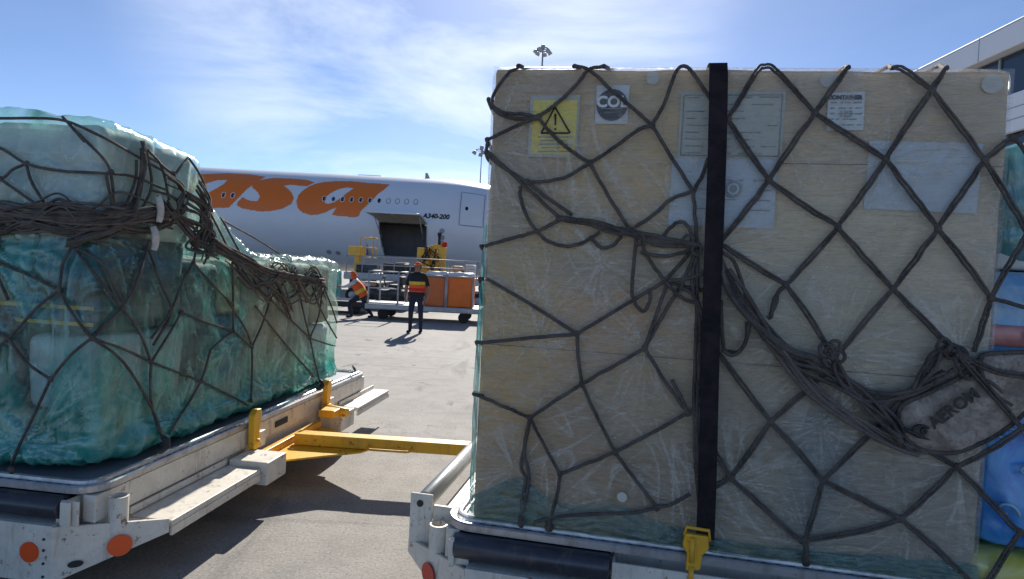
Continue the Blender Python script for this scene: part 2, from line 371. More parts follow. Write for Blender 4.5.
nt.links.new(mp.outputs[0], no.inputs['Vector'])
rp = wn('ShaderNodeValToRGB'); rp.color_ramp.elements[0].position = .40; rp.color_ramp.elements[1].position = .72
nt.links.new(no.outputs[0], rp.inputs[0])
mulc = wn('ShaderNodeMath', operation='MULTIPLY'); mulc.inputs[1].default_value = .74; nt.links.new(rp.outputs[0], mulc.inputs[0])
dt = wn('ShaderNodeVectorMath', operation='DOT_PRODUCT'); nt.links.new(tc.outputs['Generated'], dt.inputs[0]); dt.inputs[1].default_value = tuple(V((-.13, .93, .40)).normalized())
mr = wn('ShaderNodeMapRange'); mr.interpolation_type = 'SMOOTHSTEP'; mr.inputs[1].default_value = .89; mr.inputs[2].default_value = .985; mr.inputs[3].default_value = .05; mr.inputs[4].default_value = 1.0; nt.links.new(dt.outputs['Value'], mr.inputs[0])
mul2 = wn('ShaderNodeMath', operation='MULTIPLY'); nt.links.new(mulc.outputs[0], mul2.inputs[0]); nt.links.new(mr.outputs[0], mul2.inputs[1]); mulc = mul2
mx = wn('ShaderNodeMix', data_type='RGBA'); mx.inputs[7].default_value = (8.0, 8.6, 9.6, 1)
nt.links.new(mulc.outputs[0], mx.inputs[0]); nt.links.new(sky.outputs[0], mx.inputs[6]); nt.links.new(mx.outputs[2], bg.inputs[0])
bg.inputs[1].default_value = .066
sl = bpy.data.lights.new('sun', 'SUN'); sl.energy = 3.0; sl.angle = math.radians(.53); sl.color = (1, .95, .87)
so = bpy.data.objects.new('sun', sl); COL.objects.link(so); so.rotation_euler = (-SUN).to_track_quat('-Z', 'Y').to_euler(); so.location = (0, 20, 30)
SC.view_settings.view_transform = 'Standard'; SC.view_settings.look = 'None'; SC.view_settings.exposure = 1.2; SC.view_settings.gamma = 1
SC.cycles.transparent_max_bounces = 16; SC.cycles.max_bounces = 8
SC.cycles.use_denoising = True

# ------------------------------------------------------------------ ground
g = MB(); g.add([(-3000, -3000, 0), (3000, -3000, 0), (3000, 3000, 0), (-3000, 3000, 0)], [[0, 1, 2, 3]])
tag(g.build('ground', M['ground']), kind='structure')
# painted apron line far behind the loader

# ------------------------------------------------------------------ the two dolly frames (local x along the train, y away from the camera)
PL = V((-1.854, 2.695, 0)); EL_ = V((.1259, .992, 0)).normalized(); FL = frame(PL, V((EL_.y, -EL_.x, 0)), EL_)
PR = V((-.250, 2.556, 0)); DR = V((.98076, -.19522, 0)).normalized(); FR = frame(PR, DR)
NR = V((-DR.y, DR.x, 0))
FLi, FRi = FL.inverted(), FR.inverted()
L_DEPTH = 3.39

def rrect(x0, x1, y0, y1, r, n=6):
    pts = []
    for cx, cy, a in ((x1 - r, y0 + r, -90), (x1 - r, y1 - r, 0), (x0 + r, y1 - r, 90), (x0 + r, y0 + r, 180)):
        for i in range(n + 1):
            t = math.radians(a + 90 * i / n); pts.append((cx + r * math.cos(t), cy + r * math.sin(t)))
    return pts

def make_pallet(M_, s, label, L=3.18, W=3.39):
    root = empty('cargo_pallet', M_ @ T(0, 0, .47), label, 'pallet', 'aluminium air cargo pallets on the dollies')
    xa, xb = (-L, 0) if s > 0 else (0, L)
    MB().poly([(x, y, 0) for x, y in rrect(xa + .03, xb - .03, .03, W - .03, .10)], .035).build('plate', M['alu_deck'], root)
    rim = MB(); out = rrect(xa, xb, 0, W, .13, 8)
    prof = [(0, .00), (0, .028), (-.006, .034), (-.016, .034), (-.020, .027), (-.032, .027), (-.037, .046), (-.047, .050), (-.058, .046), (-.066, .034), (-.075, .034), (-.075, 0)]
    cx, cy = (xa + xb) / 2, W / 2; n = len(out); vs = []
    for i, (x, y) in enumerate(out):
        t = V((out[(i + 1) % n][0] - out[i - 1][0], out[(i + 1) % n][1] - out[i - 1][1], 0)).normalized(); nn = V((t.y, -t.x, 0))
        for o_, z in prof: vs.append(V((x, y, z + .012)) + nn * o_)
    k = len(prof); fs = [[i * k + j, ((i + 1) % n) * k + j, ((i + 1) % n) * k + (j + 1) % k, i * k + (j + 1) % k] for i in range(n) for j in range(k)]
    rim.add(vs, fs); sl_ = rim                                            # lashing slots and rivets along the near and train-facing edges
    xe = xb - .0275 if s > 0 else xa + .0275
    for i in range(60):
        y = .16 + i * .052
        if y < W - .15: sl_.box(xe - .004, xe + .004, y, y + .022, .036, .0425, .001, 1)
        x = (xb - .16 - i * .052) if s > 0 else (xa + .16 + i * .052)
        if xa + .1 < x < xb - .1: sl_.box(x, x + .022, .0235, .0315, .036, .0425, .001, 1)
    rim.build('rim', [M['alu'], M['dark']], root)
    return root

def disc(c, nrm, r, th=.006, n=28, sq=1.0):
    c = V(c); nrm = V(nrm).normalized(); u = nrm.cross(V((0, 0, 1))).normalized(); w_ = nrm.cross(u)
    return MB().poly([c + u * (r * math.cos(2 * PI * i / n)) + w_ * (r * sq * math.sin(2 * PI * i / n)) for i in range(n)], th, nrm)

def wheel(root, x, y):
    t_ = MB(); pr = [(.10, -.055), (.17, -.065), (.195, -.05), (.20, -.02), (.20, .02), (.195, .05), (.17, .065), (.10, .055)]
    n = 32; k = len(pr); vs = [(x + r * math.cos(2 * PI * i / n), y + o_, .20 + r * math.sin(2 * PI * i / n)) for i in range(n) for r, o_ in pr]
    t_.add(vs, [[i * k + j, ((i + 1) % n) * k + j, ((i + 1) % n) * k + (j + 1) % k, i * k + (j + 1) % k] for i in range(n) for j in range(k)], 0, True)
    wt = t_.build('wheel', M['rubber'], root)
    MB().cyl((x, y - .05, .2), (x, y + .05, .2), .105).cyl((x, y - .062, .2), (x, y + .062, .2), .035).build('rim', M['white'], wt)

def make_dolly(M_, s, label, roller_x, roller_z=.43, W=3.39, L=3.2, tow=False):
    """s=+1: body towards -x (train end at x=0); s=-1: mirrored"""
    root = empty('pallet_dolly', M_, label, 'dolly', 'white pallet dollies coupled in a train')
    def bx(mb, x0, x1, *a, **k):
        x0, x1 = (x0, x1) if s > 0 else (-x1, -x0); return mb.box(x0, x1, *a, **k)
    def mp(p): return V((p[0] * s, p[1], p[2]))
    f = MB()
    bx(f, -L, -.02, .06, .13, .24, .468); bx(f, -L, -.02, W - .13, W - .06, .24, .468)
    bx(f, -.075, -.012, .03, W - .03, .345, .472); bx(f, -.12, -.03, .05, W - .05, .24, .343); bx(f, -L, -L + .08, .05, W - .05, .24, .466)
    for x in (-.8, -1.6, -2.4): bx(f, x - .04, x + .04, .10, W - .10, .26, .44)
    for y in (.8, 1.65, 2.5): bx(f, -L + .05, -.08, y - .04, y + .04, .262, .438)
    f.build('frame', M['white'], root)
    d = MB(); bx(d, -L + .03, -.05, .08, W - .08, .442, .462); d.build('deck', M['alu_deck'], root)
    # near-side skirt with the roller pocket
    sk = MB(); a, b = roller_x
    bx(sk, -L, -.13, -.075, -.060, .10, roller_z - .065); bx(sk, -L, -.13, -.058, .058, roller_z - .078, roller_z - .066)
    bx(sk, b + .012, -.07, -.05, -.036, roller_z - .075, .462); bx(sk, -L, a - .012, -.05, -.036, roller_z - .075, .462)
    bx(sk, b + .010, b + .022, -.048, .06, roller_z - .064, .460); bx(sk, a - .022, a - .010, -.048, .06, roller_z - .064, .460)
    sk.build('side_skirt', M['white'], root)
    ro = MB().cyl(mp((a, -.012, roller_z)), mp((b, -.012, roller_z)), .052, 32); ro.build('roller', M['blueroll'], root)
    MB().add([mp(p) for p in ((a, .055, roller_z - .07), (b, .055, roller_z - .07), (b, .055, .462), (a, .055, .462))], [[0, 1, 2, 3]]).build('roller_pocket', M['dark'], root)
    # chamfered corner plate, floor and post
    ch = MB(); p0, p1 = (-.13, -.075), (.225, .215)
    q0, q1 = (-.13, -.060), (.214, .226)
    vs = [mp(p) for p in ((*p0, .10), (*p1, .25), (*p1, .315), (*p0, .355), (*q0, .10), (*q1, .25), (*q1, .315), (*q0, .355))]
    ch.add(vs, [[0, 1, 2, 3], [7, 6, 5, 4], [0, 4, 5, 1], [3, 2, 6, 7], [1, 5, 6, 2], [0, 3, 7, 4]])
    ch.build('corner_plate', M['white'], root)
    fl = MB().poly([mp((-.13, -.055, .285)), mp((.205, .222, .285)), mp((-.01, .222, .285)), mp((-.13, .10, .285))], .012); fl.build('corner_floor', M['white'], root)
    hole = disc(mp((-.055, -.022, .175)), mp((.63, -.78, 0)), .030, .004, 24, .5); hole.build('drain_hole', M['dark'], root)
    po = MB().pipe(mp((.045, .105, .296)), mp((.045, .105, .452)), .041, .033); po.build('stake_post', M['white'], root)
    rf = disc(mp((.075, .083, .228)), mp((.63, -.78, 0)), .050, .005, 32)
    rf.build('reflector', M['orange_refl'] if s > 0 else M['red_refl'], root)
    if s > 0: disc(mp((-.235, -.0755, .235)), (0, -1, 0), .046).build('reflector', M['orange_refl'], root)
    br = MB(); bx(br, -.155 if s > 0 else -.135, -.045, -.030, -.018, .345, .462); br.build('bracket', M['white'], root)
    disc(mp((-.095, -.0305, .425)), (0, -1, 0), .017, .003).build('bolt_hole', M['dark'], root)
    for zz in (.13, .19, .25, .30): MB().cyl(mp((-.165, -.080, zz)), mp((-.165, -.072, zz)), .006, 10).build('bolt', M['dark'], root)
    for x in (-.75, -2.5):
        for y in (.42, W - .42): wheel(root, x * s, y)
    if tow:
        def step(y0, y1, w_=.225):
            st = MB(); bx(st, .0, w_, y0, y1, .270, .300); bx(st, w_ - .012, w_ + .004, y0, y1, .225, .2695); bx(st, -.010, .004, y0, y1, .305, .340); st.build('step', M['white'], root)
        step(.232, 1.03); step(2.75, 3.60, .17)
        def block(y0, y1, xw):
            b_ = MB(); bx(b_, .006, xw, y0, y1, .19, .335, b=.008); b_.build('bumper_block', M['white'], root)
        block(1.04, 1.28, .265); block(2.32, 2.60, .20)
        def latch(y):
            l = MB().poly([mp(p) for p in ((.012, y - .028, .34), (.012, y + .03, .34), (.012, y + .034, .47), (.012, y + .050, .55), (.012, y + .046, .60), (.012, y - .005, .605), (.012, y - .040, .57))], .045 * s, (1, 0, 0), b=.006)
            l.cyl(mp((.005, y + .002, .39)), mp((.075, y + .002, .39)), .018, 16); l.build('pallet_stop', M['yellow'], root)
            k = MB(); bx(k, .004, .05, y + .05, y + .12, .335, .44); k.build('stop_bracket', M['white'], root)
        latch(1.27); latch(2.38)
        tb = MB(); bx(tb, .06, .20, 1.75 + .42, 1.75 + .56, .338, .40, b=.01); tb.cyl(mp((.02, 2.36, .375)), mp((.26, 2.28, .365)), .038, 18); tb.build('tow_latch', M['yellow'], root)
        dk = MB(); bx(dk, -.0115, -.004, 1.62, 1.80, .385, .43); dk.build('nameplate', M['dark'], root)
    else:
        er = MB().cyl(mp((.155, .22, .50)), mp((.155, 1.30, .50)), .043, 32); er.build('roller', M['greyroll'], root)
        eb = MB(); bx(eb, .105, .215, .185, .200, .298, .545, b=.006); bx(eb, .105, .205, 1.32, 1.335, .298, .545, b=.006); bx(eb, .0, .105, .20, 1.32, .395, .42); bx(eb, .0, .10, .18, .20, .36, .50)
        eb.build('roller_bracket', M['white'], root)
        disc(mp((.165, .1845, .50)), (0, -1, 0), .016, .003).build('bolt_hole', M['dark'], root)
        ep = MB(); bx(ep, -.01, .20, .20, W - .1, .270, .285); ep.build('end_floor', M['white'], root)
    return root

make_pallet(FL, 1, 'scratched aluminium pallet under the teal wrapped load at left')
make_pallet(FR, -1, 'aluminium pallet under the tall wrapped crate at right')
make_dolly(FL, 1, 'white dolly at left with round orange reflectors, side step and yellow stops', (-.95, -.13), .425, tow=True)
make_dolly(FR, -1, 'white dolly at right with long blue roller under the tall crate and a red reflector', (-.72, -.07), .425)

# tow bar: triangular yellow head and square bar with a lifting handle
TBM = FL @ T(.02, 1.74, 0)
tbr = empty('tow_bar', TBM, 'yellow steel tow bar with wide triangular head linking the two dollies', 'tow bar')
p_end = FLi @ atz(455, 451, .27) - V((.02, 1.74, 0)); far = p_end * 1.75; ang = math.atan2(p_end.y, p_end.x); L_ = p_end.length
hd = MB().poly([(0, -.42, .235), (.12, -.42, .235), (.60, -.05, .235), (.66, .10, .235), (.14, .46, .235), (0, .46, .235)], .014, b=.003)
hd.box(0, .05, -.44, .48, .25, .30)
hd.build('head_plate', M['yellow'], tbr)
RZ = Matrix.Rotation(ang, 4, 'Z')
MB().box(.08, L_ * 1.9, -.055, .055, .252, .335, .006, M=RZ).build('bar', M['yellow'], tbr)
hpts = [RZ @ V(p) for p in ((L_ * .50, -.056, .285), (L_ * .50, -.115, .28), (L_ * .52, -.13, .278), (L_ * .72, -.13, .278), (L_ * .74, -.115, .28), (L_ * .74, -.056, .285))]
MB().tube(hpts, .009, 10).build('handle', M['yellow'], tbr)

# ------------------------------------------------------------------ right load
PF = V((-.1219, 2.5696, 0))           # face plane of the crate
MF = -NR
def FP(x, y, off=0.0):
    d = ray(x, y); P = PF + MF * off
    t = NR.dot(P - CAM) / NR.dot(d); return CAM + d * t
def st(x, y):
    v = FP(x, y) - PF; return v.dot(DR), v.z
CF = frame(PF, DR)                    # crate frame: x along the face, y inward, z up
CFi = CF.inverted()
def FC(x, y, off=0.0):
    p = CFi @ FP(x, y, off); p.z = min(p.z, 2.462 - .02 * p.x); return p
CW, CH0, CH1, CDP = 1.925, .527, 2.462, 2.1

def grid_box(w_, dp, z0, z1, step, disp, r=.02, tilt=0.0):
    """box surface as a fine grid (front, back, sides, top), pushed by disp(p, normal)"""
    bm = bmesh.new(); bmesh.ops.create_cube(bm, size=1)
    for v in bm.verts: v.co = V(((v.co.x + .5) * w_, (v.co.y + .5) * dp, z0 + (v.co.z + .5) * (z1 - z0)))
    bmesh.ops.bevel(bm, geom=bm.edges[:], offset=r, segments=2, affect='EDGES', profile=.5)
    for ax, ln in ((V((1, 0, 0)), w_), (V((0, 1, 0)), dp), (V((0, 0, 1)), z1 - z0)):
        k = int(ln / step)
        for i in range(1, k):
            o_ = V((0, 0, z0)) + ax * (ln * i / k)
            bmesh.ops.bisect_plane(bm, geom=bm.verts[:] + bm.edges[:] + bm.faces[:], plane_co=o_, plane_no=ax)
    bm.normal_update()
    mv = [(v, v.normal * disp(v.co, v.normal)) for v in bm.verts]
    for v, d in mv: v.co += d
    if tilt:
        for v in bm.verts: v.co.z -= tilt * v.co.x * (v.co.z - z0) / (z1 - z0)
    return bm

crate_root = empty('shipping_crate', CF, 'tall tan board crate in clear stretch film with stickers and papers', 'crate')
bm = grid_box(CW, CDP, CH0, CH1, .03, lambda p, n: .006 * noise.noise(p * 3.1) + .003 * noise.noise(p * 9), .02, .020)
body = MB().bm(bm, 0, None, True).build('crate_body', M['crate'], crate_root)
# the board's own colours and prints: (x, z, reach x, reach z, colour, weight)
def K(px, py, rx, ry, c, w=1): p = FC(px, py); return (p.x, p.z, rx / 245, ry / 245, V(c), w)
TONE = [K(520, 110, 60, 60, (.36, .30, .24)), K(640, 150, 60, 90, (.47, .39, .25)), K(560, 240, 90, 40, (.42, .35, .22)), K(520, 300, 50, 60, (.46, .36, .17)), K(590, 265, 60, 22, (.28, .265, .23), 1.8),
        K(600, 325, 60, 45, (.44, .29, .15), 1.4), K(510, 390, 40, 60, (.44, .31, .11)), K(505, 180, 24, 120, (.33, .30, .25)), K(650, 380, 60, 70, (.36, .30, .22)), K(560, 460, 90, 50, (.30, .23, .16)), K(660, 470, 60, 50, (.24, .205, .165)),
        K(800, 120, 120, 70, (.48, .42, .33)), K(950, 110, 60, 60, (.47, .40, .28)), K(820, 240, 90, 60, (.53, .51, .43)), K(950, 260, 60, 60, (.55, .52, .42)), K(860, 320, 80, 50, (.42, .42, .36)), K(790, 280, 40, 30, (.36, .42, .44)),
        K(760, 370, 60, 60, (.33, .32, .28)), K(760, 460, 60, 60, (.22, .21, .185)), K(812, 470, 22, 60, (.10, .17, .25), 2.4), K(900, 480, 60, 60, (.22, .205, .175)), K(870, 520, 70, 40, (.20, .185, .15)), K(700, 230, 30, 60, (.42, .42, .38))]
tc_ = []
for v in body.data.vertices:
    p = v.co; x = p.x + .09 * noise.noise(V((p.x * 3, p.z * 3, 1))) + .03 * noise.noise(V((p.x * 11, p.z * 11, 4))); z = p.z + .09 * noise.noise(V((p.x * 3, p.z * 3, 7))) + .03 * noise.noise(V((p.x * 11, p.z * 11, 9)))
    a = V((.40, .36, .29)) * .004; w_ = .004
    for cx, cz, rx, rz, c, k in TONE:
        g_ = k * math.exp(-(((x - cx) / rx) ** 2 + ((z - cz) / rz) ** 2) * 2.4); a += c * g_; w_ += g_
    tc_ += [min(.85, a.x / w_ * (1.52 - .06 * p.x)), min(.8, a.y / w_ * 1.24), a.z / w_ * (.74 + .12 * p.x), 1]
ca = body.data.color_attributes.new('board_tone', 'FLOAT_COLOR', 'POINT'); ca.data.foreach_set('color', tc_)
def fdisp(p, n):
    q = V((p.x * 2.2, p.y * 2.2, p.z * 1.2)); b = noise.noise(q) + .5 * noise.noise(V((p.x * 5, p.y * 5, p.z * 14)))
    low = max(0, 1 - (p.z - CH0) / .5)
    return .012 + .006 * b + low * .02 * abs(noise.noise(V((p.x * 6, 3, p.z * 4))))
bm = grid_box(CW, CDP, CH0 + .003, CH1, .035, fdisp, .03, .020)
for za_, zb_2, xa_, xb_ in ((FC(500, 345).z, FC(500, 345).z, 0.0, CW), (FC(850, 165).z, FC(850, 165).z, .94, CW)):
    MB().box(xa_ + .01, xb_ - .01, -.0065, -.004, za_, za_ + .0022, .0).build('board_joint', M['carton_dark'], crate_root)
bmesh.ops.delete(bm, geom=[f for f in bm.faces if f.calc_center_median().y < .004], context='FACES')
pw = MB().bm(bm, 0, None, True)
def ribbon(mb, pts, wd, nrm, mi=1):
    '''a pinched fold of film: a thin tapered sliver standing a little proud of the sheet'''
    n = len(pts); vs = []
    for i, p in enumerate(pts):
        t = (pts[min(i + 1, n - 1)] - pts[max(i - 1, 0)]).normalized(); nn = nrm[i] if isinstance(nrm, list) else nrm; b = t.cross(nn).normalized(); w_ = wd * math.sin(PI * (i + .3) / (n - .4)) ** .8 * (.7 + .5 * noise.noise(p * 30))
        vs += [p - b * w_, p + nn * w_ * .9, p + b * w_]
    mb.add(vs, [[i * 3 + k, i * 3 + k + 1, i * 3 + k + 4, i * 3 + k + 3] for i in range(n - 1) for k in (0, 1)], mi, True)
def sharp(n, k=9.0): return max(0.0, 1 - abs(n) * k) ** 1.3
FANS = [(FC(px, py).x, FC(px, py).z, R / 245, k) for px, py, R, k in ((820, 425, 55, 5), (602, 262, 55, 5), (545, 512, 75, 6), (805, 545, 80, 6), (905, 522, 60, 5), (645, 345, 70, 4), (700, 250, 120, 5), (957, 467, 70, 5), (515, 470, 60, 4), (495, 150, 90, 4), (730, 480, 70, 5), (886, 160, 55, 4), (835, 352, 90, 5), (1000, 420, 80, 5), (540, 335, 60, 4), (690, 500, 90, 5), (560, 220, 90, 4), (957, 350, 90, 4))]
def crease_c(x, z):
    """height and strength of the sharp folds of the stretch film at (x, z) on the crate face"""
    wob = noise.noise(V((x * 2.2, z * 2.2, 5))); h = 0.0; f = 0.0
    lv = sharp(noise.noise(V((x * 2.4 + wob, z * 26 + wob * 4, 2))), 7) * max(0, .35 + noise.noise(V((x * 2, z * 3, 40)))); h += lv; f += lv * .5
    dg = sharp(noise.noise(V(((x * .8 + z * .6) * 3.0, (z * .8 - x * .6) * 13 + wob * 2, 12))), 9) * max(0, noise.noise(V((x * 1.7, z * 1.7, 60))) * 1.6); h += dg; f += dg
    dg = sharp(noise.noise(V(((x * -.35 + z * .9) * 2.2, (z * .35 + x * .9) * 12 + wob * 2, 17))), 9) * max(0, noise.noise(V((x * 1.7, z * 1.7, 80))) * 1.6 - .05); h += dg; f += dg
    for i, (cx, cz, R, k) in enumerate(FANS):
        dx, dz = x - cx, z - cz; rr = math.hypot(dx, dz)
        if rr > R * 1.6: continue
        a = math.atan2(dz, dx); g_ = sharp(noise.noise(V((math.cos(a) * k + i * 7, math.sin(a) * k, rr * 2.2))), 6 + 20 * rr) * math.exp(-(rr / R) ** 2 * 1.3) * min(1, rr / .03)
        h += g_ * 1.3; f += g_
    return h, min(1, f)
NX, NZ = 380, 380; vs = []; crs = []
for j in range(NZ + 1):
    for i in range(NX + 1):
        x, z = CW * i / NX, CH0 + (CH1 - .02 * CW * i / NX - CH0) * j / NZ
        h, f = crease_c(x, z); ed_ = min(1, min(x, CW - x, z - CH0, CH1 - .02 * x - z) / .02)
        lump = .004 * noise.noise(V((x * 3, 1, z * 3))) + .0022 * noise.noise(V((x * 6, 4, z * 17)))
        vs.append((x, -(.0135 + (lump + h * .0042) * ed_), z)); crs.append(f * ed_)
nf = len(pw.v); pw.add(vs, [[j * (NX + 1) + i, j * (NX + 1) + i + 1, (j + 1) * (NX + 1) + i + 1, (j + 1) * (NX + 1) + i] for j in range(NZ) for i in range(NX)], 0, True)
crs = [0.0] * nf + crs
pwo = pw.build('plastic_wrap', M['film_clear'], crate_root)
at_ = pwo.data.attributes.new('crease', 'FLOAT', 'POINT'); at_.data.foreach_set('value', crs)

def face_quad(parent, name, mat, x0, y0, x1, y1, off, rot=0, mb=None):
    a, z1 = st(x0, y0); b, z0 = st(x1, y1); cx, cz = (a + b) / 2, (z0 + z1) / 2; m_ = mb or MB(); n = 8; vs = []
    for j in range(n + 1):
        for i in range(n + 1):
            u, v_ = (i / n - .5) * (b - a), (j / n - .5) * (z1 - z0)
            vs.append((cx + u * math.cos(rot) - v_ * math.sin(rot), -off - .0012 * noise.noise(V((u * 20, v_ * 20, cx))), cz + u * math.sin(rot) + v_ * math.cos(rot)))
    m_.add(vs, [[j * (n + 1) + i, j * (n + 1) + i + 1, (j + 1) * (n + 1) + i + 1, (j + 1) * (n + 1) + i] for j in range(n) for i in range(n)])
    return m_.build(name, mat, parent)
LO = .0085
# yellow warning sticker
ys = face_quad(crate_root, 'warning_sticker', M['greenpaper'], 531, 96, 577, 158, LO)
ys['label'] = 'yellow sticker with a warning triangle'
face_quad(ys, 'yellow_field', M['ysticker'], 534, 101, 575, 155, LO + .0022)
tri = MB(); A_, B_, C_ = [FC(*q, LO + .006) for q in ((555, 107), (541, 133), (570, 133))]
for p, q in ((A_, B_), (B_, C_), (C_, A_)): tri.tube([p, q], .0035, 6)
ex0, ex1, ex2 = FC(555.3, 114, LO + .006), FC(555.3, 125, LO + .006), FC(555.3, 129, LO + .006)
tri.tube([ex0, ex1], [.005, .003], 6); tri.tube([ex2 + V((0, 0, .003)), ex2 - V((0, 0, .003))], .004, 6)
tri.build('warning_triangle', M['ink'], ys)
ln = MB()
for k, (xa, xb) in enumerate(((538, 572), (540, 566), (538, 570), (542, 560), (539, 568))):
    yy = 137 + k * 3.6; ln.tube([FC(xa, yy, LO + .004), FC(xb, yy, LO + .004)], .0022, 5)
ln.build('print_lines', M['ink_grey'], ys)
# round-logo label
cl = face_quad(crate_root, 'logo_label', M['paperwhite'], 597, 86, 627.5, 124.5, LO)
cc = FC(612, 105, LO + .003)
disc(cc, (0, -1, 0), .0625, .002, 48, 1.02).build('round_logo', M['ink'], cl)
R90 = Matrix.Rotation(PI / 2, 4, 'X')
text_mb('COL', .062, .0015, .0022).build('logo_text', M['paperwhite'], cl, T(cc.x, cc.y - .004, cc.z + .010) @ R90)
ln = MB().tube([cc + V((-.045, -.004, -.016)), cc + V((.045, -.004, -.016))], .0022, 5)
ln.tube([cc + V((-.03, -.004, -.03)), cc + V((.03, -.004, -.03))], .0016, 5); ln.build('print_lines', M['ink_grey'], cl)
# big papers either side of the strap
def form(parent, x0, y0, x1, y1, rows, mat=M['ink_grey'], off=LO + .0026, r=.0016, seed=1, frame_=False, gap=.86):
    rnd = random.Random(seed); a, z1 = st(x0, y0); b, z0 = st(x1, y1); m_ = MB()
    for k in range(rows):
        z = z1 - (z1 - z0) * (k + .8) / (rows + .6); x = a + (b - a) * .07
        while x < a + (b - a) * .9:
            l_ = (b - a) * rnd.uniform(.05, .3); e = min(x + l_, b - (b - a) * .06)
            if rnd.random() < gap: m_.tube([(x, -off, z), (e, -off, z)], r * rnd.uniform(.8, 1.4), 5)
            x = e + (b - a) * rnd.uniform(.03, .12)
    if frame_:
        c = [(a + .012, -off, z0 + .012), (b - .012, -off, z0 + .012), (b - .012, -off, z1 - .012), (a + .012, -off, z1 - .012)]
        for i in range(4): m_.tube([c[i], c[(i + 1) % 4]], .0022, 5)
    m_.build('print_lines', mat, parent)
pp = face_quad(crate_root, 'paper_sheet', M['greenpaper'], 681, 93, 781, 160, LO, .0); pp['label'] = 'pale document sheet behind the black strap'
form(pp, 681, 93, 781, 160, 9, seed=3, frame_=True)
p2 = face_quad(crate_root, 'paper_sheet', M['palepaper'], 672, 158, 773, 229, LO - .001, .0); p2['label'] = 'pale sheet with a round grey emblem'
form(p2, 690, 162, 773, 229, 6, seed=5, gap=.4)
em = disc(FC(733, 189, LO + .004), (0, -1, 0), .034, .0015, 28); em.build('round_emblem', M['ink_grey'], p2)
ec = FC(733, 189, LO + .006); MB().tube([ec + V((.019 * math.cos(a), 0, .019 * math.sin(a))) for a in [i * PI / 12 for i in range(24)]], .0035, 6, closed=True).build('emblem_ring', M['palepaper'], p2)
# small address label
sm = face_quad(crate_root, 'address_label', M['paperwhite'], 828, 93, 862, 131, LO, .02)
h0 = FC(845, 97.5, LO + .004); text_mb('CONTAINER', .021, .001, .0012).build('heading_text', M['ink'], sm, T(*h0) @ R90)
form(sm, 828, 99, 862, 130, 5, M['ink_grey'], LO + .003, .0018, 9)
h1 = FC(846, 114, LO + .004); text_mb('123', .032, .001, .0008).build('number_text', M['ink_grey'], sm, T(*h1) @ R90)
# big pale paper at right
bp = face_quad(crate_root, 'paper_sheet', M['palepaper'], 868, 142, 976, 213, LO, -.02); bp['label'] = 'large pale blue blank sheet'
form(bp, 872, 145, 974, 170, 3, M['greenpaper'], LO + .002, .001, 12)
for q, r_ in (((653, 78), .026), ((828, 80), .028), ((992, 84), .034)):
    c = FC(*q, LO); disc(c, (0, -1, 0), r_, .002, 30).build('round_sticker', M['disc'], crate_root)
c = FC(622, 497, .03); disc(c, (0, -1, 0), .020, .002, 24).build('round_sticker', M['disc'], crate_root)

# teal hem of loose film bunched along the bottom of the crate
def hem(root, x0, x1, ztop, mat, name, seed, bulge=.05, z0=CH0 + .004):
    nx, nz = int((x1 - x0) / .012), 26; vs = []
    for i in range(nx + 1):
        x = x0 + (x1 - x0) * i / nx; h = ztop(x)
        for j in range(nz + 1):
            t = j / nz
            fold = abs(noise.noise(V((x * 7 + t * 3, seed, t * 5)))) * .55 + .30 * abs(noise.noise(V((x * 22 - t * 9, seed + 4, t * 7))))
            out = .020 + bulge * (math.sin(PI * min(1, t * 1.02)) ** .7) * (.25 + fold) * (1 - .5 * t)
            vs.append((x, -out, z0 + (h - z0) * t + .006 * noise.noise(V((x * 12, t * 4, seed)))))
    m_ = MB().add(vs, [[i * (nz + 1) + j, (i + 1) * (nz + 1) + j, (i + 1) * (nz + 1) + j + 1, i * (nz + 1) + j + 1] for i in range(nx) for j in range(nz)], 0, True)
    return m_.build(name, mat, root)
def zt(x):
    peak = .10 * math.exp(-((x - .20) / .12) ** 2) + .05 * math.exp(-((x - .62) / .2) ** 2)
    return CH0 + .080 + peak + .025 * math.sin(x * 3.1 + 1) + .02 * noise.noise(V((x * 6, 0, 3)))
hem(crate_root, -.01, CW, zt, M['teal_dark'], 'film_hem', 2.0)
sh = MB(); n = 60; vs = []                        # loose teal film standing off the left vertical edge
for j in range(n + 1):
    z = CH0 + .02 + 1.25 * j / n
    for i in range(7):
        a = i / 6 * 1.7; r_ = .022 + .012 * noise.noise(V((z * 5, i * .6, 1))) + .012 * math.sin(PI * j / n)
        vs.append((-r_ * math.cos(a) * .9, .02 - r_ * math.sin(a) * .8 + .03 * (1 - i / 6), z))
sh.add(vs, [[j * 7 + i, j * 7 + i + 1, (j + 1) * 7 + i + 1, (j + 1) * 7 + i] for j in range(n) for i in range(6)], 0, True)
sh.build('film_edge', M['teal_blue'], crate_root)

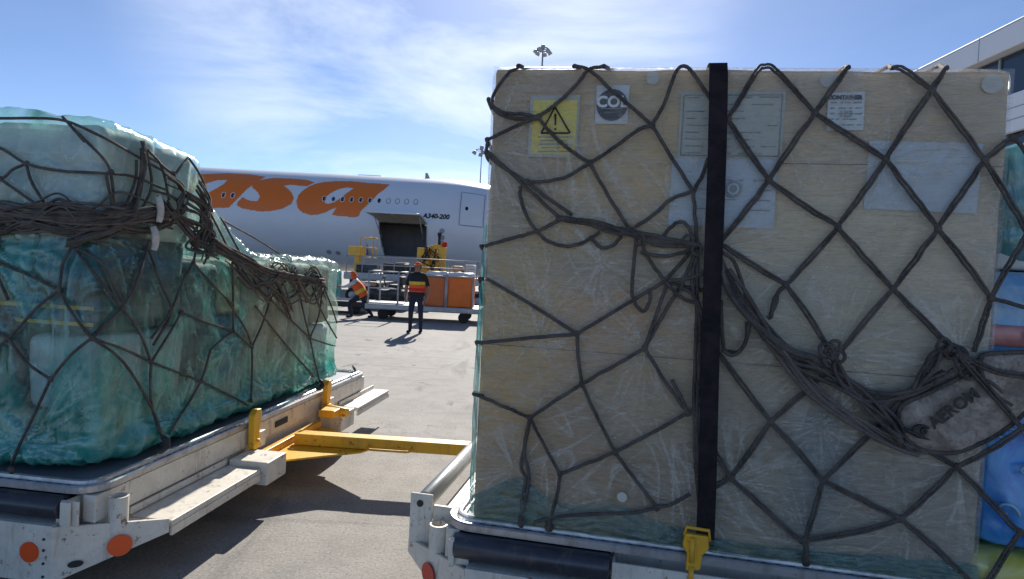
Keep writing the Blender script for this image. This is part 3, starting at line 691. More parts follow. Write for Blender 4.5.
# wrapped blue goods to the right of the crate, same pallet
def lumpy(x0, x1, y0, y1, z0, z1, mat, name, parent, amp=.015, seed=0, r=.05, step=.03):
    bm = grid_box(x1 - x0, y1 - y0, z0, z1, step, lambda p, n: amp * (noise.noise(p * 4 + V((seed, 0, 0))) + .6 * noise.noise(p * 11 + V((0, seed, 0)))), r)
    return MB().bm(bm, 0, T(x0, y0, 0), True).build(name, mat, parent)
R_ = lambda q: st(*q)
s1, zA = st(988, 262); _, zB = st(988, 352)
ub = empty('blue_sack', CF @ T(0, 0, 0), 'light blue plastic sack with a red printed band beside the crate top', 'sack')
lumpy(CW + .012, CW + .75, .06, 1.0, 1.25, 1.70, M['lblue'], 'sack_body', ub, .012, 3)
lumpy(CW + .010, CW + .752, .046, .30, 1.415, 1.50, M['redstripe'], 'printed_band', ub, .004, 3, .015)
c = V((CW + .235, .034, 1.458)); text_mb('HUMAN', .062, .0015, .001).build('band_text', M['palepaper'], ub, T(*c) @ R90)
lb = empty('blue_drum_sack', CF, 'deep blue plastic wrapped bale at the bottom right corner', 'bale')
lb.name = 'blue_bale'
lumpy(CW + .015, CW + .80, .03, 1.1, .66, 1.245, M['blue'], 'bale_body', lb, .02, 8, .08)
for k, (dx, dz) in enumerate(((.10, .80), (.17, .95), (.24, .78), (.09, 1.08))):
    pts = [(CW + dx + .035 * math.cos(a) * (1 + .2 * k), .008, dz + .03 * math.sin(a) + .008 * a) for a in [i * .45 for i in range(11)]]
    MB().tube(pts, .006, 6).build('printed_swirl', M['lblue'], lb)
yb = empty('yellow_sack', CF, 'yellow green plastic sack lying under the deep blue bale', 'sack')
lumpy(CW - .02, CW + .82, -.01, 1.0, .53, .655, M['ybag'], 'sack_body', yb, .012, 5, .04)
tb2 = empty('teal_bale', CF, 'tall teal film wrapped bale behind the right edge of the crate', 'bale')
lumpy(CW + .02, CW + .78, .10, 1.4, 1.705, 2.20, M['teal_blue'], 'bale_wrap', tb2, .03, 12, .12)
lumpy(CW + .06, CW + .72, .14, 1.3, 1.71, 2.12, M['carton_pale'], 'carton', tb2, .004, 2, .02, .1)

# ------------------------------------------------------------------ right net
def rope_mb(mb, pts, r, twin=0, seed=0, mi=0):
    """pts in crate coords; slight wobble; twin = distance between paired cords"""
    out = []
    for i, p in enumerate(pts):
        q = V(p) + V((.003 * noise.noise(V((i * .18, seed, 0))), .002 * noise.noise(V((i * .3, 5, seed))), .003 * noise.noise(V((i * .18, seed, 9))))); out.append(q)
    rj = lambda n_: [r * (1 + .04 * math.sin(i * 2.1 + seed) + .22 * noise.noise(V((i * .7, seed, 3)))) for i in range(n_)]
    if not twin: mb.tube(out, rj(len(out)), 8, mi); return
    for sgn in (-1, 1):
        pp_ = []
        for i, p in enumerate(out):
            t = (out[min(i + 1, len(out) - 1)] - out[max(i - 1, 0)]).normalized(); nn = t.cross(V((0, 1, 0))).normalized()
            e = math.sin(PI * i / (len(out) - 1)) ** .35 if 0 < i < len(out) - 1 else .4
            pp_.append(p + nn * sgn * twin * .5 * e)
        mb.tube(pp_, rj(len(pp_)), 8, mi)
def knot(mb, p, r):
    bm = bmesh.new(); bmesh.ops.create_icosphere(bm, subdivisions=2, radius=r)
    for v in bm.verts: v.co = V((v.co.x * 1.0, v.co.y * .6, v.co.z * 1.1)) * (1 + .25 * noise.noise(v.co * 90 + V(p)))
    mb.bm(bm, 0, T(*p), True)

net = empty('cargo_net', CF, 'dark rope net stretched over the tall crate at right', 'cargo net')
nb = MB()
NO = .026
segs1 = [  # single cord runs left of the strap (pixel polylines)
 [(518, 67), (506, 76), (496, 90), (492, 99)], [(492, 99), (494, 107), (506, 113), (522, 114), (538, 117)], [(491, 106), (500, 114), (518, 119), (538, 117)],
 [(538, 117), (556, 104), (578, 83), (588, 70), (603, 66)], [(574, 66), (589, 70), (615, 93), (652, 125)],
 [(538, 117), (514, 127), (489, 139)], [(538, 117), (550, 132), (570, 150), (590, 163)], [(590, 163), (612, 149), (638, 130), (652, 125)],
 [(527, 182), (548, 181), (568, 176), (590, 163)], [(590, 163), (603, 187), (628, 227)], [(652, 125), (664, 104), (675, 74), (683, 66), (692, 72), (712, 101)],
 [(652, 125), (672, 158), (693, 191)], [(693, 191), (702, 176), (708, 158)], [(635, 227), (652, 216), (672, 199), (693, 191)], [(693, 191), (695, 215), (697, 242)],
 [(488, 139), (487, 152), (497, 163), (527, 182)], [(488, 152), (508, 170), (532, 193), (560, 218)], [(527, 182), (545, 196), (572, 215)],
 [(520, 186), (521, 200), (530, 222), (546, 240), (565, 246), (582, 243), (600, 232)], [(590, 236), (600, 247), (612, 246), (622, 236)],
 [(485, 246), (512, 238), (535, 232), (562, 219)], [(487, 279), (530, 304), (577, 334)], [(480, 343), (530, 338), (577, 334)], [(577, 334), (620, 308), (665, 281)],
 [(577, 334), (578, 355), (582, 384)], [(582, 384), (612, 367), (645, 348)], [(582, 384), (555, 401), (530, 418)], [(479, 396), (500, 405), (530, 418)],
 [(582, 384), (596, 415), (615, 452)], [(645, 348), (655, 318), (667, 284)], [(645, 348), (663, 315), (679, 288)], [(645, 348), (664, 380), (688, 413)],
 [(530, 418), (543, 443), (560, 474)], [(530, 418), (526, 440), (521, 466), (526, 480), (522, 498), (521, 518)], [(530, 418), (524, 450), (529, 478), (522, 520)],
 [(560, 474), (558, 490), (552, 514), (548, 524)], [(560, 474), (586, 464), (615, 452)], [(615, 452), (650, 434), (688, 413)], [(615, 452), (634, 478), (657, 508)],
 [(657, 508), (674, 503), (690, 494)], [(688, 413), (680, 395), (672, 380)], [(657, 508), (630, 513), (590, 514), (552, 518), (535, 522)], [(688, 413), (700, 404)],
 # tangle at the strap
 [(665, 281), (682, 262), (694, 248)], [(643, 250), (655, 268), (665, 281)], [(665, 281), (690, 288), (704, 290)], [(665, 281), (682, 298), (700, 304)], [(668, 281), (690, 278), (706, 272)],
 [(636, 240), (634, 262), (632, 290), (636, 305), (644, 311), (650, 300), (650, 290)], [(640, 252), (660, 256), (682, 253), (697, 246)], [(632, 228), (650, 243), (672, 246), (695, 246)],
 [(662, 238), (672, 226), (682, 222), (690, 230), (693, 246)], [(628, 227), (640, 235), (645, 252)], [(697, 250), (688, 270), (680, 290)], [(697, 252), (697, 300), (696, 340), (694, 400), (696, 470), (702, 520)], [(699, 250), (692, 280), (700, 330), (697, 420), (699, 500), (702, 530)],
 [(680, 287), (694, 296), (704, 318)],
]
twin = [  # paired cords right of the strap
 [(728, 119), (742, 96), (758, 70), (764, 66), (773, 68), (792, 87), (815, 113)], [(728, 119), (747, 149), (769, 180)], [(769, 180), (790, 148), (815, 113)], [(769, 180), (748, 208), (721, 242)],
 [(769, 180), (802, 204), (838, 226)], [(815, 113), (830, 92), (848, 67)], [(815, 113), (850, 136), (886, 159)], [(886, 159), (908, 124), (932, 90), (946, 67)], [(893, 67), (905, 70), (932, 90)],
 [(932, 90), (958, 124), (985, 160)], [(886, 159), (863, 193), (838, 226)], [(886, 159), (912, 194), (938, 228)], [(938, 228), (962, 193), (985, 160)], [(985, 160), (1000, 147), (1013, 138)],
 [(985, 160), (1002, 188), (1024, 226), (1060, 285)], [(721, 244), (752, 264), (786, 285)], [(786, 285), (812, 257), (838, 228)], [(786, 285), (810, 318), (830, 352)],
 [(838, 228), (864, 257), (893, 289)], [(893, 289), (915, 260), (938, 229)], [(893, 289), (868, 318), (842, 350)], [(893, 289), (924, 320), (957, 353)], [(938, 229), (965, 262), (991, 298)],
 [(991, 298), (1006, 270), (1024, 240), (1050, 195)], [(991, 298), (983, 324), (974, 352)], [(719, 353), (744, 387), (771, 422)], [(771, 422), (802, 394), (834, 366)],
 [(771, 422), (752, 449), (731, 478)], [(771, 422), (797, 450), (823, 481)], [(731, 478), (717, 455), (708, 437)], [(731, 478), (766, 510), (802, 543)], [(731, 478), (716, 486), (706, 490)],
 [(823, 481), (852, 452), (882, 422), (900, 402)], [(823, 481), (814, 512), (805, 541)], [(823, 481), (862, 500), (902, 519)], [(902, 519), (930, 493), (957, 467)], [(957, 467), (920, 445), (882, 422)],
 [(902, 519), (935, 548), (975, 585)], [(805, 541), (840, 535), (870, 529), (902, 519)], [(957, 467), (988, 499), (1020, 532), (1060, 560)], [(957, 467), (990, 450), (1024, 428), (1060, 405)], [(1020, 532), (1004, 556), (990, 579), (975, 590)],
 [(957, 353), (985, 385), (1024, 430)], [(882, 422), (860, 398), (840, 372)],
]
single_r = [[(991, 298), (1010, 303), (1040, 312)], [(784, 288), (778, 292), (776, 304), (770, 315)], [(783, 287), (774, 300), (771, 316), (768, 318)], [(722, 350), (738, 352), (746, 340), (747, 322)], [(721, 300), (722, 330), (724, 352)],
 [(1013, 138), (1030, 130), (1060, 122)], [(1013, 136), (1024, 150), (1050, 190)]]
OVER = [[(957, 353), (985, 385), (1024, 430)], [(957, 467), (990, 450), (1024, 428), (1060, 405)], [(957, 353), (1000, 372), (1060, 380)]]
twin.append(OVER[2])
TOPZ = CH1 + .016
def over_top(px, mb, r):
    p = FC(px, 68, .02); k = CDP
    zt0 = CH1 - .02 * p.x; pts = [(p.x, -.026, zt0 - .004), (p.x + .002, -.016, zt0 + .003), (p.x + .006, .01, zt0 + .008), (p.x + .03, .1, TOPZ), (p.x + random.uniform(-.2, .2), k * .5, TOPZ), (p.x + random.uniform(-.3, .3), k, TOPZ), (p.x, k + .03, TOPZ - .1), (p.x, k + .03, CH0 + .1)]
    mb.tube(catmull(pts[:3], 3)[:-1] + [V(q) for q in pts[2:]], r, 7)
for i, sg in enumerate(segs1):
    pts = catmull([FC(x, y, NO + (.012 if i > 45 else 0) + .003 * (i % 3)) for x, y in sg], 14); rope_mb(nb, pts, .0074, 0, i)
for i, sg in enumerate(twin):
    pts = catmull([FC(x, y, (.068 if sg in OVER else NO + .003 * (i % 3))) for x, y in sg], 14); rope_mb(nb, pts, .0052, .0125, i + 90)
for i, sg in enumerate(single_r):
    rope_mb(nb, catmull([FC(x, y, NO) for x, y in sg], 7), .0075, 0, i + 200)
for q in ((538, 117), (590, 163), (652, 125), (693, 191), (527, 182), (577, 334), (582, 384), (645, 348), (530, 418), (560, 474), (615, 452), (688, 413), (657, 508), (665, 281), (697, 247)): knot(nb, FC(*q, NO + .004), .0135)
for q in ((728, 119), (769, 180), (815, 113), (886, 159), (932, 90), (985, 160), (786, 285), (838, 228), (893, 289), (938, 229), (991, 298), (771, 422), (731, 478), (823, 481), (902, 519), (957, 467), (805, 541), (834, 356), (1013, 138), (1020, 532), (957, 353)): knot(nb, FC(*q, NO + .004), .0145)
for px in (518, 574, 603, 848, 893, 946): over_top(px, nb, .009)
for y_, z_ in ((99, .0), (139, 0), (152, 0), (246, 0), (279, 0), (343, 0), (396, 0)):          # cords that carry on round the left side
    p = FC(489 if y_ < 200 else 483, y_, .02); z = p.z
    nb.tube(catmull([(p.x, -.022, z), (-.020, .0, z), (-.024, .12, z - .02), (-.024, .5, z + random.uniform(-.2, .1)), (-.03, 1.2, z + random.uniform(-.4, .2))], 6), .0085, 7)
for i in range(3):                                     # and over the goods beyond the right edge
    for j in range(6):
        xa, xb, za, zb_ = 2.19 + i * .20, 2.39 + i * .20, .60 + j * .28, .88 + j * .28
        if (i + j) % 2: xa, xb = xb, xa
        pts = [V((xa, -.02, za)).lerp(V((xb, -.02, zb_)), t / 8) for t in range(9)]; rope_mb(nb, pts, .0052, .0125, i * 7 + j)
for q in ((521, 517), (550, 520), (805, 542), (548, 522)):
    p = FC(*q, .03); nb.tube(catmull([p, V((p.x, -.05, p.z - .02)), V((p.x + .004, -.045, .545))], 5), .011, 8)
    knot(nb, V((p.x + .004, -.045, .55)), .016)
nb.build('netting', M['rope'], net)
# bundles of gathered cord
def bundle(root, path, n, spread, r, mat, seed, name='rope_bundle', off=.04, loops=0):
    rnd = random.Random(seed); base = catmull([FC(x, y, off) for x, y in path], 8); m_ = MB(); N = len(base)
    for k in range(n):
        ph = rnd.uniform(0, 7); fr = rnd.uniform(.6, 1.8); a0 = rnd.uniform(.25, 1) * spread; i0 = int(rnd.uniform(0, .12) * N); i1 = N - int(rnd.uniform(0, .12) * N); pts = []
        for i in range(i0, i1):
            t = (base[min(i + 1, N - 1)] - base[max(i - 1, 0)]).normalized(); nn = t.cross(V((0, 1, 0))).normalized(); u = i / N
            env = .45 + .75 * math.sin(PI * u)
            pts.append(base[i] + nn * a0 * env * math.sin(ph + fr * u * 6) + V((0, -1, 0)) * (a0 * .6 * (1 + math.cos(ph * 1.7 + fr * u * 5))))
        m_.tube(pts, r * rnd.uniform(.8, 1.2), 7)
    return m_.build(name, mat, root)
bundle(net, [(556, 218), (590, 224), (625, 232), (660, 240), (700, 246)], 7, .016, .0075, M['rope'], 1)
bundle(net, [(716, 250), (728, 278), (752, 312), (790, 355), (822, 372), (862, 396), (892, 424), (906, 448)], 11, .034, .0075, M['rope'], 2)
bundle(net, [(716, 262), (735, 298), (768, 340), (806, 384), (850, 415), (896, 442), (935, 458)], 7, .026, .007, M['rope_light'], 3)
bundle(net, [(832, 352), (838, 372), (858, 392), (890, 396), (922, 386), (952, 368)], 6, .02, .0075, M['rope'], 4)
bundle(net, [(908, 396), (925, 372), (942, 352), (960, 350), (968, 366)], 5, .018, .008, M['rope'], 5)
bundle(net, [(946, 350), (968, 364), (980, 380), (1010, 404)], 5, .018, .008, M['rope'], 6)
for i, q in enumerate(((826, 350), (832, 352), (838, 356), (830, 360), (835, 347), (952, 352), (962, 362), (968, 372), (944, 345))):
    p = FC(*q, .06); n = 14; kb = MB(); kb.tube([p + V((.022 * math.cos(a + i), -.008 * math.sin(a * 2), .024 * math.sin(a + i))) for a in [j * 2 * PI / n for j in range(n)]], .007, 7, closed=True); kb.build('rope_knot', M['rope'], net)
for q in ((688, 240), (697, 250), (640, 240)): 
    p = FC(*q, .055); n = 14; kb = MB(); kb.tube([p + V((.018 * math.cos(a), -.006 * math.sin(a * 2), .02 * math.sin(a))) for a in [j * 2 * PI / n for j in range(n)]], .006, 7, closed=True); kb.build('rope_knot', M['rope'], net)
loop = MB(); loop.tube(catmull([FC(*q, .05) for q in ((722, 252), (734, 262), (744, 290), (750, 318), (744, 345), (733, 355), (722, 350))], 7), .0075, 7); loop.build('rope_loop', M['rope'], net)

# canvas cover with lettering, held under the net
cv = empty('canvas_cover', CF, 'mottled brown canvas flap lettered AEROM hanging in the net at right', 'canvas')
outl = [(893, 428), (897, 404), (925, 390), (950, 378), (972, 360), (985, 352), (1060, 353), (1060, 372), (1024, 404), (1002, 424), (975, 440), (945, 450), (915, 446)]
oc = [FC(x, y, 0) for x, y in outl]
def inside(p, poly):
    x, z = p; c = False; n = len(poly)
    for i in range(n):
        x1, z1 = poly[i]; x2, z2 = poly[i - 1]
        if (z1 > z) != (z2 > z) and x < (x2 - x1) * (z - z1) / (z2 - z1) + x1: c = not c
    return c
bm = bmesh.new(); fv = [bm.verts.new((p.x, 0, p.z)) for p in catmull(oc + [oc[0]], 4)[:-1]]; bm.faces.new(fv)
bmesh.ops.triangulate(bm, faces=bm.faces[:])
for ax, lo, hi in ((V((1, 0, 0)), 1.4, 2.6), (V((0, 0, 1)), .8, 1.6)):
    for k in range(int((hi - lo) / .02)): bmesh.ops.bisect_plane(bm, geom=bm.verts[:] + bm.edges[:] + bm.faces[:], plane_co=ax * (lo + .02 * k), plane_no=ax)
edge_pts = [v.co.copy() for v in bm.verts if v.is_boundary]
def puff(p):
    d = min((p - e).length for e in edge_pts); return -.034 - .022 * min(1, d / .04) ** .5 - .007 * noise.noise(p * 14)
for v in bm.verts: v.co.y = puff(v.co)
res = bmesh.ops.extrude_face_region(bm, geom=bm.faces[:]); 
for e in res['geom']:
    if isinstance(e, bmesh.types.BMVert): e.co.y += .012
bmesh.ops.recalc_face_normals(bm, faces=bm.faces[:])
MB().bm(bm, 0, None, True).build('canvas_sheet', M['canvas'], cv)
hemr = MB(); ep = [V((p.x, -.04, p.z)) for p in catmull(oc + [oc[0]], 6)]; hemr.tube(ep, .009, 7); hemr.build('edge_binding', M['rope'], cv)
a0, a1 = FC(929, 423, .07), FC(974, 391, .07); ang_t = math.atan2(a1.z - a0.z, a1.x - a0.x); mid = (a0 + a1) / 2
text_mb('AEROM', .058, .002, .0016).build('printed_name', M['ink'], cv, T(mid.x + .008, -.073, mid.z - .004) @ Matrix.Rotation(-ang_t, 4, 'Y') @ R90)
lg = MB(); c = FC(922, 431, .072)
lg.tube([c + V((.024 * math.cos(a) * 1.1, 0, .019 * math.sin(a))) for a in [i * .3 + .6 for i in range(16)]], [.003 + .005 * math.sin(PI * i / 15) for i in range(16)], 8)
lg.tube([c + V((.007 * math.cos(a) + .006, -.001, .007 * math.sin(a))) for a in [i * .4 for i in range(16)]], .006, 8)
lg.tube([c + V((-.06, .0, .004)), c + V((-.035, 0, -.008)), c + V((-.01, 0, -.020)), c + V((.028, 0, -.030))], [.003, .008, .007, .002], 8)
lg.build('printed_emblem', M['ink'], cv)

# vertical ratchet strap and yellow hook
sp = empty('lashing_strap', CF, 'flat black webbing strap running down the middle of the tall crate', 'strap')
sx0, sx1 = FC(717, 68, 0).x, FC(703, 532, 0).x
path = [(sx0, CDP + .05, CH0 + .1), (sx0, CDP + .05, CH1 - .1), (sx0, CDP + .03, CH1 + .02), (sx0, CDP * .5, CH1 + .026), (sx0, .01, CH1 + .004), (sx0, -.03, CH1 - .006)]
zt_, zb_ = CH1 - .055, FC(703, 532, 0).z
for k in range(20):
    t = k / 19; path.append((sx0 + (sx1 - sx0) * t + .0022 * math.sin(t * 9), -.064 - .012 * math.sin(PI * t) - .003 * math.sin(t * 14), zt_ + (zb_ - zt_) * t))
m_ = MB(); vs = []; hw = .0345
for p in path:
    for dx, dt in ((-hw, 0), (hw, 0), (hw, .004), (-hw, .004)): vs.append((p[0] + dx, p[1] + dt * (1 if p[1] < CDP * .5 else -1), p[2] - (dt if p[1] > .0 and p[2] > CH1 else 0)))
m_.add(vs, [[i * 4 + k, (i + 1) * 4 + k, (i + 1) * 4 + (k + 1) % 4, i * 4 + (k + 1) % 4] for i in range(len(path) - 1) for k in range(4)])
m_.build('webbing', M['strap'], sp)
hk = MB(); hx = FC(695, 550, .08).x; z0 = FC(695, 577, .08).z; z1 = FC(700, 530, .08).z; yk = -.085
hk.poly([(hx - .040, yk, z1 - .02), (hx - .048, yk, z1 - .07), (hx - .028, yk, z1 - .10), (hx - .030, yk, z0 + .02), (hx + .024, yk, z0 + .03), (hx + .028, yk, z1 - .10), (hx + .052, yk, z1 - .07), (hx + .046, yk, z1 - .02)], .03, (0, 1, 0), b=.006)
hk.tube([(hx - .042, yk + .01, z1 - .03), (hx - .036, yk + .005, z1 + .006), (hx + .048, yk + .005, z1 + .002), (hx + .052, yk + .01, z1 - .04)], .007, 8)
hk.tube([(hx - .01, yk + .0, z0 + .04), (hx - .012, yk - .01, z0), (hx, yk + .01, z0 - .025), (hx + .01, yk + .03, z0 - .01)], .010, 8)
hk.tube([(hx - .012, yk - .006, z1 - .03), (hx - .012, yk - .006, z0 + .06)], .009, 8)
hk.build('hook', M['yellow'], sp)

# ------------------------------------------------------------------ left load: cartons under teal sheet
lr = empty('wrapped_cargo_stack', FL, 'teal plastic wrapped stack of cartons, high in front and low behind, on the left dolly', 'cargo stack')
BX = [  # x0 x1 y0 y1 z0 z1 material
 (-2.7, -.85, .225, .60, 1.72, 2.235, 'carton_pale'), (-.84, -.225, .225, .62, 1.70, 2.225, 'carton_grey'), (-2.7, -.225, .62, .93, 1.66, 2.20, 'carton_grey'),
 (-2.7, -1.25, .235, .90, 1.20, 1.70, 'carton_white'), (-1.24, -.68, .235, .90, 1.30, 1.69, 'carton'), (-.67, -.235, .24, .90, 1.18, 1.68, 'carton_dark'),
 (-2.7, -1.0, .24, .90, .53, 1.18, 'carton_tan'), (-.99, -.62, .235, .90, .80, 1.28, 'carton_dark'), (-.61, -.235, .24, .60, .78, 1.16, 'carton_white'), (-.99, -.24, .24, .92, .53, .77, 'carton'), (-.61, -.24, .62, .92, .78, 1.16, 'carton_grey'),
 (-2.6, -.215, .95, 1.22, .53, 1.56, 'carton_dark'), (-2.6, -.21, 1.24, 1.50, .53, 1.20, 'carton_blue'), (-2.6, -.22, 1.24, 1.50, 1.22, 1.58, 'carton'), (-2.6, -.205, 1.53, 1.84, .53, 1.58, 'carton_tan'), (-2.6, -.21, 1.86, 2.15, .53, 1.57, 'carton'),
 (-2.6, -.205, 2.18, 2.52, .53, 1.575, 'carton_tan'), (-2.6, -.205, 2.54, 2.90, 1.05, 1.57, 'carton'), (-2.6, -.205, 2.54, 2.90, .53, 1.03, 'carton_pale')]
for i, (x0, x1, y0, y1, z0, z1, mt) in enumerate(BX):
    bm = grid_box(x1 - x0, y1 - y0, z0, z1, .06, lambda p, n: .014 * noise.noise(p * 3.3 + V((i * 3, 0, 0))) + .006 * noise.noise(p * 11), .045)
    MB().bm(bm, 0, T(x0, y0, 0), True).build('carton', M[mt], lr)
ty = MB()
for z in (1.22, 1.30): ty.box(-1.9, -.245, .235, .245, z, z + .018, .0)
ty.build('packing_band', M['yellow'], lr)
bm = bmesh.new()
def cube(x0, x1, y0, y1, z0, z1, top=None):
    r_ = bmesh.ops.create_cube(bm, size=1)
    for v in r_['verts']:
        hi = v.co.z > 0; yy = v.co.y > 0
        v.co = V((x1 if v.co.x > 0 else x0, y1 if yy else y0, z1 if hi else z0))
        if top and hi: v.co.z += top[1 if yy else 0]
cube(-2.75, -.55, .19, .95, .545, 2.27, (.02, -.03)); cube(-2.75, -.19, .20, .98, .545, 2.25, (.0, -.06)); cube(-2.70, -.18, .60, 1.22, .55, 1.70, (.36, .0)); cube(-2.70, -.17, .80, 1.50, .55, 1.64, (.48, .0)); cube(-2.7, -.15, 1.2, 2.95, .545, 1.62, (.01, -.01))
cube(-2.7, -.12, .35, 2.95, .540, .64); cube(-2.7, -.25, .14, .5, .540, .60)
me = bpy.data.meshes.new('wrap'); bm.to_mesh(me); bm.free()
wo = bpy.data.objects.new('wrap', me); COL.objects.link(wo)
md = wo.modifiers.new('r', 'REMESH'); md.mode = 'VOXEL'; md.voxel_size = .0125
md = wo.modifiers.new('s', 'SMOOTH'); md.factor = .9; md.iterations = 80
me2 = bpy.data.meshes.new_from_object(wo.evaluated_get(bpy.context.evaluated_depsgraph_get()))
bpy.data.objects.remove(wo); bpy.data.meshes.remove(me)
bm = bmesh.new(); bm.from_mesh(me2); bpy.data.meshes.remove(me2); bm.normal_update()
def rid(p): return 1 - abs(noise.noise(p)) * 2
mv = []; fold_s = []
STARS = ((.80, .62, .55, 6), (1.75, .62, .42, 6), (2.5, .64, .40, 6), (1.12, 1.60, .42, 6), (1.95, 1.56, .38, 5), (.5, 1.66, .40, 5), (-.1, .62, .5, 6), (-.35, 1.62, .4, 5), (2.6, 1.5, .35, 5), (1.3, 1.05, .35, 5))
for v in bm.verts:
    p = v.co; u = p.y - .35 * 0 if p.x > -.24 else .2 + (p.x + .24)          # runs round the near corner
    wob = noise.noise(p * 1.4); w2_ = noise.noise(p * 3.1 + V((7, 0, 0)))
    f = 0.0
    g_ = sharp(noise.noise(V((u * 6.5 + wob * 1.6, p.z * 1.3 + w2_ * .5, 3))), 8) * max(.1, .55 + noise.noise(V((u * 2, p.z * 2, 30)))); f += g_
    g_ = sharp(noise.noise(V((u * 12 + wob * 2, p.z * 2.6 + w2_, 13))), 6) * max(0, .3 + noise.noise(V((u * 3, p.z * 3, 50)))); f += g_ * .7
    g_ = sharp(noise.noise(V((u * 2.2 + w2_ * .6, p.z * 8 + wob * 2, 23))), 8) * max(0, .15 + noise.noise(V((u * 2, p.z * 2, 70)))); f += g_
    for i, (cy, cz, R, k) in enumerate(STARS):
        dy, dz = u - cy, p.z - cz; rr = math.hypot(dy, dz)
        if rr > R * 1.7: continue
        a = math.atan2(dz, dy); f += 1.3 * sharp(noise.noise(V((math.cos(a) * k + i * 5, math.sin(a) * k, rr * 2.4 + w2_ * .3))), 5 + 12 * rr) * math.exp(-(rr / R) ** 2 * 1.2) * min(1, rr / .04)
    lump = noise.noise(p * 2.2 + V((3, 1, 0))) * .026 + noise.noise(p * 6) * .012 + noise.noise(V((u * 14, p.z * 5, p.x))) * .006
    low = math.exp(-((p.z - .6) / .08) ** 2) * .03 * (noise.noise(V((u * 8, 2, p.z * 6))))
    waist = -.05 * math.exp(-((p.z - 1.66) / .13) ** 2) * (1 if u < 1.0 else 0)
    k = .45 if p.z > 2.05 else 1
    fold_s.append(min(1, f)); mv.append((v, v.normal * (lump * k + (f - .25) * .0135 * (.6 if p.z > 2.05 else 1) + low + waist + .010)))
for v, d in mv: v.co += d
LB = BVHTree.FromBMesh(bm)
lay = []; tsh = []
for v in bm.verts:
    p = v.co; sm_ = lambda a, b, x: max(0, min(1, (x - a) / (b - a)))
    n1 = noise.noise(p * 1.7 + V((5, 2, 1))); n2 = noise.noise(V((p.x * 6, p.y * 6, p.z * 1.6)) + V((n1, 0, 0)) * 2)
    a = .28 + .60 * sm_(1.05, .60, p.z + .2 * n1)                     # more turns of film low down
    a -= .30 * sm_(1.62, 1.72, p.z)                    # one thin turn over the top cartons
    a -= .36 * sm_(1.30, 1.60, p.y) * sm_(.75, 1.05, p.z)                # and over the low stack
    a += .62 * n1 + .58 * n2; a += .55 * math.exp(-((p.y - 1.12) / .20) ** 2 - ((p.z - 1.75) / .28) ** 2) + .45 * sm_(2.17, 2.25, p.z); lay.append(max(.08, min(1, a)))
    ts_ = 1 - .72 * sm_(1.60, 1.74, p.z + .1 * n2) * (1 - sm_(2.12, 2.24, p.z) * .5) - .75 * sm_(1.35, 1.75, p.y + .2 * n1) * sm_(.72, 1.05, p.z + .2 * n2); tsh.append(max(.15, min(1, ts_ + .3 * n2)))
lw = MB().bm(bm, 0, None, True)
wrap = lw.build('plastic_sheet', M['teal'], lr)
at_ = wrap.data.attributes.new('fold', 'FLOAT', 'POINT'); at_.data.foreach_set('value', fold_s)
at_ = wrap.data.attributes.new('teal_share', 'FLOAT', 'POINT'); at_.data.foreach_set('value', tsh)
at_ = wrap.data.attributes.new('film_turns', 'FLOAT', 'POINT'); at_.data.foreach_set('value', lay)
CAML = FLi @ CAM
def hitL(x, y, off=.014):
    dw = FLi.to_3x3() @ ray(x, y).normalized(); h = LB.ray_cast(CAML, dw)
    if h[0] is None:
        n_ = LB.find_nearest(CAML + dw * 3.4, 9)[0]
        return None
    return h[0] + h[1] * off * .6 - dw * off
def lpath(px, off=.014, k=9):
    P = catmull([V((x, y, 0)) for x, y in px], k); out = []
    for p in P:
        h = hitL(p.x, p.y, off)
        if h is not None: out.append(h)
        elif out: out.append(None)
    out = [o for o in out if o is not None]
    for _ in range(2):                                   # cords bridge the hollows of the sheet
        out = [out[0]] + [(out[i - 1] + out[i] * 2 + out[i + 1]) / 4 for i in range(1, len(out) - 1)] + [out[-1]] if len(out) > 2 else out
    return out
ln = empty('cargo_net', FL, 'dark rope net sagging over the teal wrapped stack at left', 'cargo net')
nl = MB()
